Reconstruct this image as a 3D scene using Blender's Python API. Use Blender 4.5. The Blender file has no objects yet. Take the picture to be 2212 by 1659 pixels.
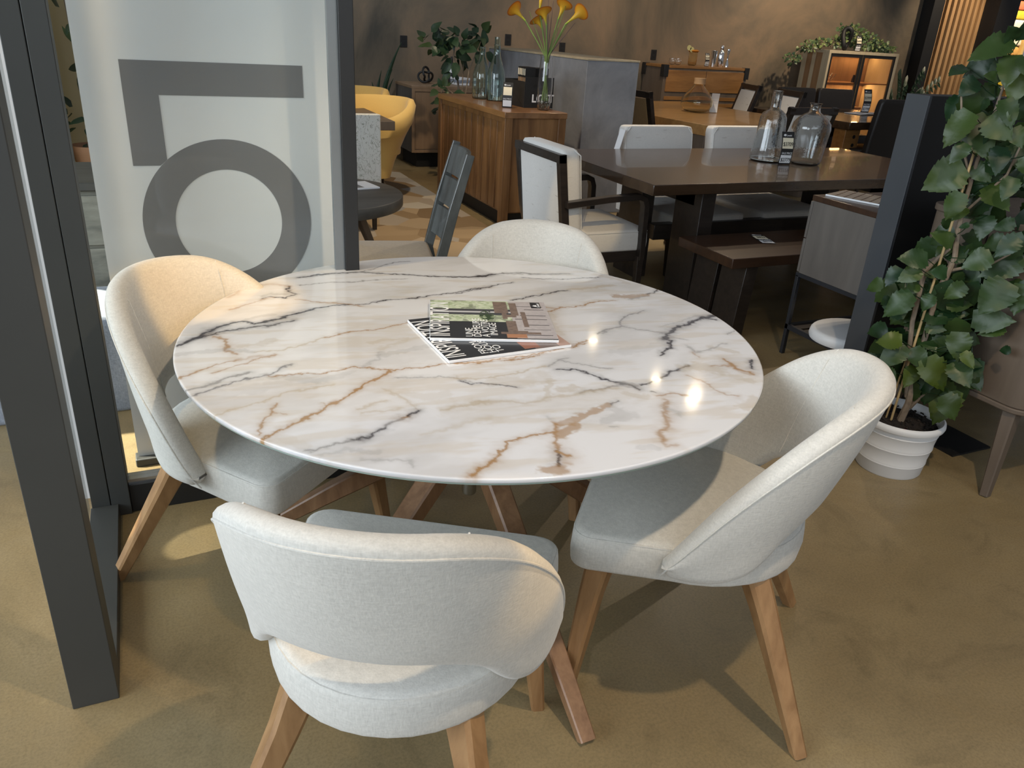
import bpy, bmesh, math, random
import numpy as np
from mathutils import Vector, Matrix
random.seed(7); rng = np.random.default_rng(7)
PI = math.pi
S = bpy.context.scene; COL = S.collection
def R(d): return math.radians(d)
def V3(*a): return Vector(a)

# ------------------------------------------------------------------ materials
def newmat(name):
    m = bpy.data.materials.new(name); m.use_nodes = True
    nt = m.node_tree; b = nt.nodes['Principled BSDF']; return m, nt, b
def N(nt, t, **kw):
    n = nt.nodes.new(t)
    for k, v in kw.items(): setattr(n, k, v)
    return n
def L(nt, a, b): nt.links.new(a, b)
def coords(nt, scale=(1, 1, 1), rot=(0, 0, 0), src='Object'):
    tc = N(nt, 'ShaderNodeTexCoord'); mp = N(nt, 'ShaderNodeMapping')
    mp.inputs['Scale'].default_value = scale; mp.inputs['Rotation'].default_value = rot
    L(nt, tc.outputs[src], mp.inputs['Vector']); return mp.outputs['Vector']
def noise(nt, vec, scale, detail=4, rough=.55, dist=0):
    n = N(nt, 'ShaderNodeTexNoise'); n.inputs['Scale'].default_value = scale; n.inputs['Detail'].default_value = detail
    n.inputs['Roughness'].default_value = rough; n.inputs['Distortion'].default_value = dist
    L(nt, vec, n.inputs['Vector']); return n.outputs['Fac']
def ramp(nt, fac, stops):
    r = N(nt, 'ShaderNodeValToRGB'); e = r.color_ramp.elements
    while len(e) < len(stops): e.new(.5)
    for el, (p, c) in zip(e, stops): el.position = p; el.color = (*c, 1)
    L(nt, fac, r.inputs['Fac']); return r.outputs['Color']
def bump(nt, b, h, strength=.3, dist=.002):
    n = N(nt, 'ShaderNodeBump'); n.inputs['Strength'].default_value = strength; n.inputs['Distance'].default_value = dist
    L(nt, h, n.inputs['Height']); L(nt, n.outputs['Normal'], b.inputs['Normal'])
def plain(name, col, rough=.5, metal=0, vary=.12, nscale=6, coat=0, bmp=0):
    m, nt, b = newmat(name)
    v = coords(nt); f = noise(nt, v, nscale)
    lo = tuple(c*(1-vary) for c in col); hi = tuple(min(1, c*(1+vary)) for c in col)
    L(nt, ramp(nt, f, [(.3, lo), (.7, hi)]), b.inputs['Base Color'])
    b.inputs['Roughness'].default_value = rough; b.inputs['Metallic'].default_value = metal
    b.inputs['Coat Weight'].default_value = coat
    if bmp: bump(nt, b, noise(nt, v, nscale*8), bmp)
    return m
def fabric(name, col, weave=420, vary=.07, slub=0):
    m, nt, b = newmat(name)
    v = coords(nt)
    w1 = noise(nt, coords(nt, (weave, weave, weave*.25)), 1, 2)
    w2 = noise(nt, coords(nt, (weave*.25, weave*.25, weave)), 1, 2)
    add = N(nt, 'ShaderNodeMath', operation='ADD'); L(nt, w1, add.inputs[0]); L(nt, w2, add.inputs[1])
    big = noise(nt, v, 5)
    mx = N(nt, 'ShaderNodeMath', operation='MULTIPLY_ADD'); L(nt, add.outputs[0], mx.inputs[0]); mx.inputs[1].default_value = .35; 
    sc = N(nt, 'ShaderNodeMath', operation='MULTIPLY'); L(nt, big, sc.inputs[0]); sc.inputs[1].default_value = .3
    L(nt, sc.outputs[0], mx.inputs[2])
    c = ramp(nt, mx.outputs[0], [(.3, tuple(x*(1-vary*1.6) for x in col)), (.7, tuple(min(1, x*(1+vary)) for x in col))])
    if slub:
        s1 = noise(nt, coords(nt, (9, 9, 90)), 1, 2); 
        r1 = ramp(nt, s1, [(.66, (1, 1, 1)), (.74, (.68, .64, .6))])
        mm = N(nt, 'ShaderNodeMixRGB', blend_type='MULTIPLY'); mm.inputs[0].default_value = slub
        L(nt, c, mm.inputs[1]); L(nt, r1, mm.inputs[2]); c = mm.outputs[0]
    L(nt, c, b.inputs['Base Color'])
    b.inputs['Roughness'].default_value = .92; b.inputs['Sheen Weight'].default_value = .25; b.inputs['Sheen Roughness'].default_value = .5
    b.inputs['Specular IOR Level'].default_value = .2
    bump(nt, b, add.outputs[0], .35, .0012)
    return m
def wood(name, c1, c2, scale=(1, 1, 1), rough=.45, grain=9, coat=0, knots=0):
    m, nt, b = newmat(name)
    v = coords(nt, scale)
    f = noise(nt, v, grain, 6, .62, .35)
    c = ramp(nt, f, [(.28, c1), (.5, tuple((x+y)/2 for x, y in zip(c1, c2))), (.72, c2)])
    if knots:
        k = noise(nt, coords(nt, (3, 14, 3)), 2.3, 1); kr = ramp(nt, k, [(.74, (1, 1, 1)), (.78, (.2, .17, .15))])
        mm = N(nt, 'ShaderNodeMixRGB', blend_type='MULTIPLY'); mm.inputs[0].default_value = 1
        L(nt, c, mm.inputs[1]); L(nt, kr, mm.inputs[2]); c = mm.outputs[0]
    L(nt, c, b.inputs['Base Color']); b.inputs['Roughness'].default_value = rough; b.inputs['Coat Weight'].default_value = coat
    bump(nt, b, f, .12, .001)
    return m
def glass(name, tint=(1, 1, 1), rough=0., ior=1.45):
    m, nt, b = newmat(name)
    b.inputs['Base Color'].default_value = (*tint, 1); b.inputs['Transmission Weight'].default_value = 1
    b.inputs['Roughness'].default_value = rough; b.inputs['IOR'].default_value = ior
    return m
def pane(name, tint=(.97, .985, .98)):
    m, nt, b = newmat(name); nt.nodes.remove(b)
    o = nt.nodes['Material Output']; t = N(nt, 'ShaderNodeBsdfTransparent'); t.inputs[0].default_value = (*tint, 1)
    g = N(nt, 'ShaderNodeBsdfGlossy'); g.inputs['Roughness'].default_value = .01
    fr = N(nt, 'ShaderNodeFresnel'); fr.inputs[0].default_value = 1.4; mx = N(nt, 'ShaderNodeMixShader')
    ge = N(nt, 'ShaderNodeNewGeometry'); iv = N(nt, 'ShaderNodeMath', operation='SUBTRACT'); iv.inputs[0].default_value = 1; L(nt, ge.outputs['Backfacing'], iv.inputs[1])
    ml = N(nt, 'ShaderNodeMath', operation='MULTIPLY'); L(nt, fr.outputs[0], ml.inputs[0]); L(nt, iv.outputs[0], ml.inputs[1])
    L(nt, ml.outputs[0], mx.inputs[0]); L(nt, t.outputs[0], mx.inputs[1]); L(nt, g.outputs[0], mx.inputs[2]); L(nt, mx.outputs[0], o.inputs[0])
    return m
def emit(name, col, s):
    m, nt, b = newmat(name); b.inputs['Base Color'].default_value = (*col, 1)
    b.inputs['Emission Color'].default_value = (*col, 1); b.inputs['Emission Strength'].default_value = s; return m

M = {}
M['chair_fabric'] = fabric('woven cream upholstery', (.56, .54, .49), 300, .13)
M['slub'] = fabric('white slub upholstery', (.66, .64, .6), 260, .05, .8)
M['yellow_fabric'] = fabric('mustard velvet', (.75, .5, .16), 500, .06)
M['grey_fabric'] = fabric('blue grey tweed', (.28, .31, .36), 300, .3)
M['tan_fabric'] = fabric('tan seat fabric', (.36, .25, .12), 300, .15)
M['dark_leather'] = plain('black leather', (.013, .011, .01), .42)
M['leg_wood'] = wood('natural birch legs', (.2, .1, .038), (.36, .205, .09), (9, 9, 1.2), .42, 3)
M['table_leg_wood'] = wood('walnut stained birch', (.15, .073, .033), (.29, .16, .08), (9, 9, 2), .42, 3)
M['dark_wood'] = wood('espresso wood', (.012, .009, .007), (.03, .021, .016), (2, 12, 12), .4, 3, .2)
M['dark_top'] = wood('dark walnut table top', (.03, .016, .008), (.065, .036, .018), (1.2, 9, 4), .27, 3, .35, 1)
M['bench_wood'] = wood('dark bench wood', (.028, .013, .007), (.055, .026, .012), (1.2, 9, 4), .35, 3, .2)
M['alu'] = plain('satin aluminium', (.2, .215, .22), .4, .3, .04)
M['steel'] = plain('brushed steel', (.6, .6, .6), .25, 1, .04)
M['frame'] = plain('charcoal powder coat', (.042, .043, .04), .5, 0, .06, 3)
M['frame_dark'] = plain('black powder coat', (.012, .012, .012), .45, 0, .08)
M['black'] = plain('matt black', (.006, .006, .006), .6)
M['black_gloss'] = plain('satin black metal', (.018, .02, .025), .36)
M['white_panel'] = plain('white banner cloth', (.74, .725, .69), .75, 0, .03, 2)
M['grey_print'] = plain('grey printed ink', (.2, .19, .18), .7, 0, .04, 2)
M['white_plastic'] = plain('white plastic', (.75, .76, .76), .4, 0, .02)
M['white_paper'] = plain('white paper', (.8, .8, .8), .6, 0, .02)
M['cream_paper'] = plain('cream paper', (.75, .68, .5), .6, 0, .02)
M['soil'] = plain('potting soil', (.02, .014, .01), .95, 0, .8, 90, 0, .8)
M['stem'] = plain('grey brown bark', (.22, .17, .12), .8, 0, .3, 30, 0, .4)
M['green_stem'] = plain('green stalk', (.16, .25, .06), .5, 0, .2)
M['cane'] = plain('bamboo cane', (.42, .3, .14), .5, 0, .2, 20)
M['glass'] = glass('clear glass'); M['green_glass'] = glass('pale green glass', (.82, .93, .9))
M['bubble_glass'] = glass('smoky seeded glass', (.84, .87, .88))
for _n in ('bubble_glass',):
    _nt = M[_n].node_tree; bump(_nt, _nt.nodes['Principled BSDF'], noise(_nt, coords(_nt), 45, 3, .6), .13, .004); M['amber_glass'] = glass('amber tinted glass', (.95, .88, .7))
M['pane'] = pane('partition glass')
M['smoke_pane'] = pane('smoked cabinet glass', (.8, .74, .68))
def leafmat(name, c1, c2, yel):
    m, nt, b = newmat(name)
    g = N(nt, 'ShaderNodeNewGeometry'); f = noise(nt, coords(nt), 7, 3)
    at = N(nt, 'ShaderNodeAttribute'); at.attribute_name = 'leafvar'
    c = ramp(nt, f, [(.3, c1), (.65, c2)])
    mm = N(nt, 'ShaderNodeMixRGB'); L(nt, at.outputs['Fac'], mm.inputs[0]); L(nt, c, mm.inputs[1]); mm.inputs[2].default_value = (*yel, 1)
    L(nt, mm.outputs[0], b.inputs['Base Color']); b.inputs['Roughness'].default_value = .4
    b.inputs['Specular IOR Level'].default_value = .4
    bump(nt, b, noise(nt, coords(nt), 60, 2), .25, .002)
    return m
M['leaf'] = leafmat('glossy hibiscus leaf', (.005, .02, .008), (.013, .043, .013), (.07, .10, .008))
M['leaf_dark'] = leafmat('dark green leaf', (.01, .027, .014), (.025, .058, .026), (.06, .09, .03))
M['leaf_pale'] = leafmat('pale green ivy leaf', (.02, .045, .02), (.07, .12, .045), (.26, .3, .1))
# concrete
m, nt, b = newmat('sealed concrete'); v = coords(nt)
a1 = noise(nt, v, .9, 8, .6, .6); a2 = noise(nt, v, 140, 2, .7); a3 = noise(nt, v, 3.5, 10, .7, 1.2)
c = ramp(nt, a1, [(.3, (.175, .127, .062)), (.55, (.255, .192, .098)), (.75, (.35, .275, .155))])
c3 = ramp(nt, a3, [(.3, (.74, .74, .74)), (.47, (1, 1, 1)), (.6, (1.0, .98, .93)), (.68, (1.15, 1.15, 1.1))]); c2 = ramp(nt, a2, [(.3, (.78, .78, .78)), (.6, (1.04, 1.04, 1.04))])
for cc in (c3, c2):
    mm = N(nt, 'ShaderNodeMixRGB', blend_type='MULTIPLY'); mm.inputs[0].default_value = .9; L(nt, c, mm.inputs[1]); L(nt, cc, mm.inputs[2]); c = mm.outputs[0]
L(nt, c, b.inputs['Base Color']); L(nt, ramp(nt, a3, [(.3, (.34, .34, .34)), (.7, (.5, .5, .5))]), b.inputs['Roughness'])
bump(nt, b, a3, .05, .004); M['concrete'] = m
m, nt, b = newmat('grey rendered block'); v = coords(nt); a1 = noise(nt, v, 3, 8, .65, .5)
L(nt, ramp(nt, a1, [(.3, (.16, .17, .19)), (.7, (.27, .285, .31))]), b.inputs['Base Color']); b.inputs['Roughness'].default_value = .7; bump(nt, b, noise(nt, v, 30), .15, .003); M['block'] = m
m, nt, b = newmat('mottled brown plaster'); v = coords(nt); a1 = noise(nt, v, .55, 7, .62, .9)
c = ramp(nt, a1, [(.3, (.06, .055, .042)), (.45, (.15, .118, .08)), (.6, (.25, .175, .108)), (.8, (.11, .1, .065))])
L(nt, c, b.inputs['Base Color']); b.inputs['Roughness'].default_value = .6; bump(nt, b, noise(nt, v, 5, 8), .15, .01); M['plaster'] = m
M['cream_wall'] = plain('cream wall paint', (.62, .52, .3), .7, 0, .05, 1)
# patchwork rug
m, nt, b = newmat('patchwork hide rug'); v = coords(nt)
vo = N(nt, 'ShaderNodeTexVoronoi'); vo.inputs['Scale'].default_value = 3.2; L(nt, v, vo.inputs['Vector'])
sp = N(nt, 'ShaderNodeSeparateColor'); L(nt, vo.outputs['Color'], sp.inputs[0])
L(nt, ramp(nt, sp.outputs[0], [(0, (.16, .1, .045)), (.35, (.3, .21, .11)), (.6, (.4, .3, .18)), (.8, (.3, .29, .27)), (1, (.5, .45, .36))]), b.inputs['Base Color']); b.inputs['Roughness'].default_value = .8
bump(nt, b, noise(nt, v, 120), .3, .002); M['rug'] = m
M['sideboard'] = wood('rustic oak planks', (.085, .036, .012), (.27, .14, .055), (7, 7, .9), .42, 1.6, .1)
M['lit_endcap'] = plain('daylit black metal', (.05, .055, .062), .4, 0, .04)  # window-lit end of the black divider, daylight put into the colour
M['sideboard_top'] = wood('warm oak top', (.12, .055, .022), (.24, .125, .055), (5, 1, 5), .3, 2, .3)
M['light_oak'] = wood('light brown oak veneer', (.22, .14, .08), (.32, .21, .125), (8, 8, .8), .5, 1.6)
M['grey_wood'] = wood('grey stained birch', (.085, .075, .066), (.13, .115, .1), (6, 6, 1), .5, 1.6)
M['brown_grey'] = wood('taupe wood', (.1, .075, .055), (.15, .115, .085), (6, 6, 1), .5, 1.5)
M['weathered'] = wood('weathered grey planks', (.12, .12, .1), (.42, .4, .32), (2, 4, 9), .6, 1.4)
M['honey'] = wood('honey oak table top', (.26, .14, .05), (.42, .25, .1), (1, 6, 6), .3, 2, .3)
M['amber_wood'] = wood('amber oak', (.2, .09, .025), (.38, .19, .06), (1, 6, 6), .35, 2, .2)
M['black_chair_wood'] = wood('ebonised rustic wood', (.03, .032, .03), (.12, .13, .125), (5, 5, 2), .33, 1.6, .3)
M['charcoal_top'] = wood('charcoal oak top', (.06, .057, .05), (.12, .115, .1), (1, 5, 5), .5, 2)
M['slat'] = wood('pine slats', (.4, .22, .09), (.58, .36, .17), (8, 8, .8), .5, 2)
M['stripe_a'] = wood('pale reclaimed plank', (.36, .3, .2), (.5, .43, .3), (6, 6, .8), .5, 2)
M['stripe_b'] = wood('brown reclaimed plank', (.2, .11, .05), (.3, .18, .09), (6, 6, .8), .5, 2)
M['floral'] = None
m, nt, b = newmat('twig patterned upholstery'); v = coords(nt, (6, 6, 4)); n1 = noise(nt, v, 3.2, 5, .6, 1.5)
L(nt, ramp(nt, n1, [(.475, (.62, .63, .6)), (.495, (.12, .14, .08)), (.51, (.62, .63, .6)), (.6, (.6, .62, .58))]), b.inputs['Base Color']); b.inputs['Roughness'].default_value = .9; M['floral'] = m

# ------------------------------------------------------------------ objects
def link(o, parent=None):
    COL.objects.link(o)
    if parent is not None: o.parent = parent
    return o
def thing(name, label, cat, loc=(0, 0, 0), rz=0., group=None, kind=None):
    o = bpy.data.objects.new(name, None); link(o); o.location = loc; o.rotation_euler = (0, 0, rz); o.empty_display_size = .1
    if kind: o['kind'] = kind
    else: o['label'] = label; o['category'] = cat
    if group: o['group'] = group
    return o
def tag(o, label=None, cat=None, group=None, kind=None):
    if label: o['label'] = label
    if cat: o['category'] = cat
    if group: o['group'] = group
    if kind: o['kind'] = kind
    return o
def copy_tree(o, parent=None):
    c = o.copy(); COL.objects.link(c); c.parent = parent
    for ch in [x for x in o.children]: copy_tree(ch, c)
    return c
class MB:
    def __init__(s): s.bm = bmesh.new()
    def face(s, pts):
        vs = [s.bm.verts.new(p) for p in pts]
        try: return s.bm.faces.new(vs)
        except Exception: return None
    def box(s, c, d, rz=0, rot=None):
        m = Matrix.Translation(c) @ (rot if rot is not None else Matrix.Rotation(rz, 4, 'Z')) @ Matrix.Diagonal((*d, 1))
        bmesh.ops.create_cube(s.bm, size=1, matrix=m); return s
    def bx(s, x0, x1, y0, y1, z0, z1): return s.box(((x0+x1)/2, (y0+y1)/2, (z0+z1)/2), (abs(x1-x0), abs(y1-y0), abs(z1-z0)))
    def loft(s, rings, cap=True, closed=True):
        R_ = [[s.bm.verts.new(p) for p in r] for r in rings]; n = len(R_[0])
        for a, b in zip(R_, R_[1:]):
            for i in range(n if closed else n-1):
                j = (i+1) % n
                try: s.bm.faces.new((a[i], a[j], b[j], b[i]))
                except Exception: pass
        if cap:
            for r in (R_[0][::-1], R_[-1]):
                try: s.bm.faces.new(r)
                except Exception: pass
        return s
    def beam(s, p0, p1, w0, w1=None, d0=None, d1=None, side=(1, 0, 0)):
        """square section bar between two points; w along side, d the other way"""
        return s.sweep([p0, p1], [(w0, d0 or w0), (w1 or w0, d1 or d0 or w1 or w0)], side)
    def sweep(s, pts, wd, side=(1, 0, 0), ch=.18):
        pts = [Vector(p) for p in pts]; rings = []
        for i, p in enumerate(pts):
            t = (pts[min(i+1, len(pts)-1)]-pts[max(i-1, 0)]).normalized()
            a = Vector(side); a = (a-t*a.dot(t)).normalized(); b = t.cross(a)
            w, d = wd[i]; w /= 2; d /= 2; c = ch*min(w, d)
            q = [(w, d-c), (w-c, d), (-w+c, d), (-w, d-c), (-w, -d+c), (-w+c, -d), (w-c, -d), (w, -d+c)]
            rings.append([p+a*x+b*y for x, y in q])
        return s.loft(rings)
    def tube(s, pts, r, seg=8, closed=False):
        pts = [Vector(p) for p in pts]; n = len(pts); rr = r if isinstance(r, (list, tuple)) else [r]*n
        rings = []; a = None
        for i, p in enumerate(pts):
            if closed: t = (pts[(i+1) % n]-pts[i-1]).normalized()
            else: t = (pts[min(i+1, n-1)]-pts[max(i-1, 0)]).normalized()
            if a is None: a = t.orthogonal().normalized()
            a = (a-t*a.dot(t)).normalized(); b = t.cross(a)
            rings.append([p+(a*math.cos(2*PI*k/seg)+b*math.sin(2*PI*k/seg))*rr[i] for k in range(seg)])
        if closed: rings.append(rings[0]); return s.loft(rings, cap=False)
        return s.loft(rings)
    def lathe(s, prof, c=(0, 0, 0), seg=40, sx=1., sy=1., cap=True):
        rings = [[(c[0]+r*sx*math.cos(2*PI*k/seg), c[1]+r*sy*math.sin(2*PI*k/seg), c[2]+z) for k in range(seg)] for r, z in prof]
        return s.loft(rings, cap)
    def prism(s, poly, z0, z1, tf=None):
        a = [(x, y, z0) for x, y in poly]; b = [(x, y, z1) for x, y in poly]
        if tf: a = [tf(p) for p in a]; b = [tf(p) for p in b]
        return s.loft([a, b])
    def build(s, name, mat, parent=None, smooth=None, bev=0, seg=2, subd=0, weld=True):
        if weld: bmesh.ops.remove_doubles(s.bm, verts=s.bm.verts, dist=1e-5)
        bmesh.ops.recalc_face_normals(s.bm, faces=s.bm.faces)
        me = bpy.data.meshes.new(name); s.bm.to_mesh(me); s.bm.free()
        o = bpy.data.objects.new(name, me); link(o, parent); me.materials.append(mat if not isinstance(mat, str) else M[mat])
        if bev:
            b = o.modifiers.new('bevel', 'BEVEL'); b.width = bev; b.segments = seg; b.limit_method = 'ANGLE'; b.angle_limit = R(40)
            if smooth is None: smooth = True
        if subd: sd = o.modifiers.new('sub', 'SUBSURF'); sd.levels = subd; sd.render_levels = subd
        if smooth:
            me.polygons.foreach_set('use_smooth', [True]*len(me.polygons))
            if not subd: me.set_sharp_from_angle(angle=R(38 if smooth is True else smooth))
        return o
def part(name, mat, parent, boxes, bev=.003, **kw):
    m = MB()
    for b in boxes: m.bx(*b)
    return m.build(name, mat, parent, bev=bev, **kw)
def text(name, body, size, mat, parent, loc, rot=(0, 0, 0), sx=1., align='LEFT', ext=.0003, bold=0.):
    c = bpy.data.curves.new(name, 'FONT'); c.body = body; c.size = size; c.extrude = ext; c.align_x = align; c.offset = bold
    c.materials.append(M[mat] if isinstance(mat, str) else mat)
    o = bpy.data.objects.new(name, c); link(o, parent); o.location = loc; o.rotation_euler = rot; o.scale = (sx, 1, 1); return o
def cushion(m, outline, z0, z1, r=.02, crown=.012, cy=None, steps=4):
    """padded block over a plan outline (list of x,y, convex)"""
    cx = sum(p[0] for p in outline)/len(outline); cyy = cy if cy is not None else sum(p[1] for p in outline)/len(outline)
    def ins(d, z):
        out = []
        for x, y in outline:
            l = math.hypot(x-cx, y-cyy); k = max(0, (l-d)/l); out.append((cx+(x-cx)*k, cyy+(y-cyy)*k, z))
        return out
    rings = [ins(r*.3, z0), ins(r*.05, z0+r*.18), ins(0, z0+r*.4)]
    h = z1-r
    rings.append(ins(-.003, (z0+h)/2))
    for i in range(steps+1):
        a = i/steps*PI/2; rings.append(ins(r*(1-math.cos(a)), h+r*math.sin(a)))
    l0 = min(math.hypot(x-cx, y-cyy) for x, y in outline)
    for i in range(1, 6):
        t = i/6; rings.append(ins(r+(l0-r)*t*.95, z1+crown*math.sin(t*PI/2)))
    return m.loft(rings)
def rrect(x0, x1, y0, y1, r=.03, n=5):
    o = []
    for cx, cy, a0 in ((x1-r, y1-r, 0), (x0+r, y1-r, 90), (x0+r, y0+r, 180), (x1-r, y0+r, 270)):
        for i in range(n+1): a = R(a0+90*i/n); o.append((cx+r*math.cos(a), cy+r*math.sin(a)))
    return o

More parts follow.
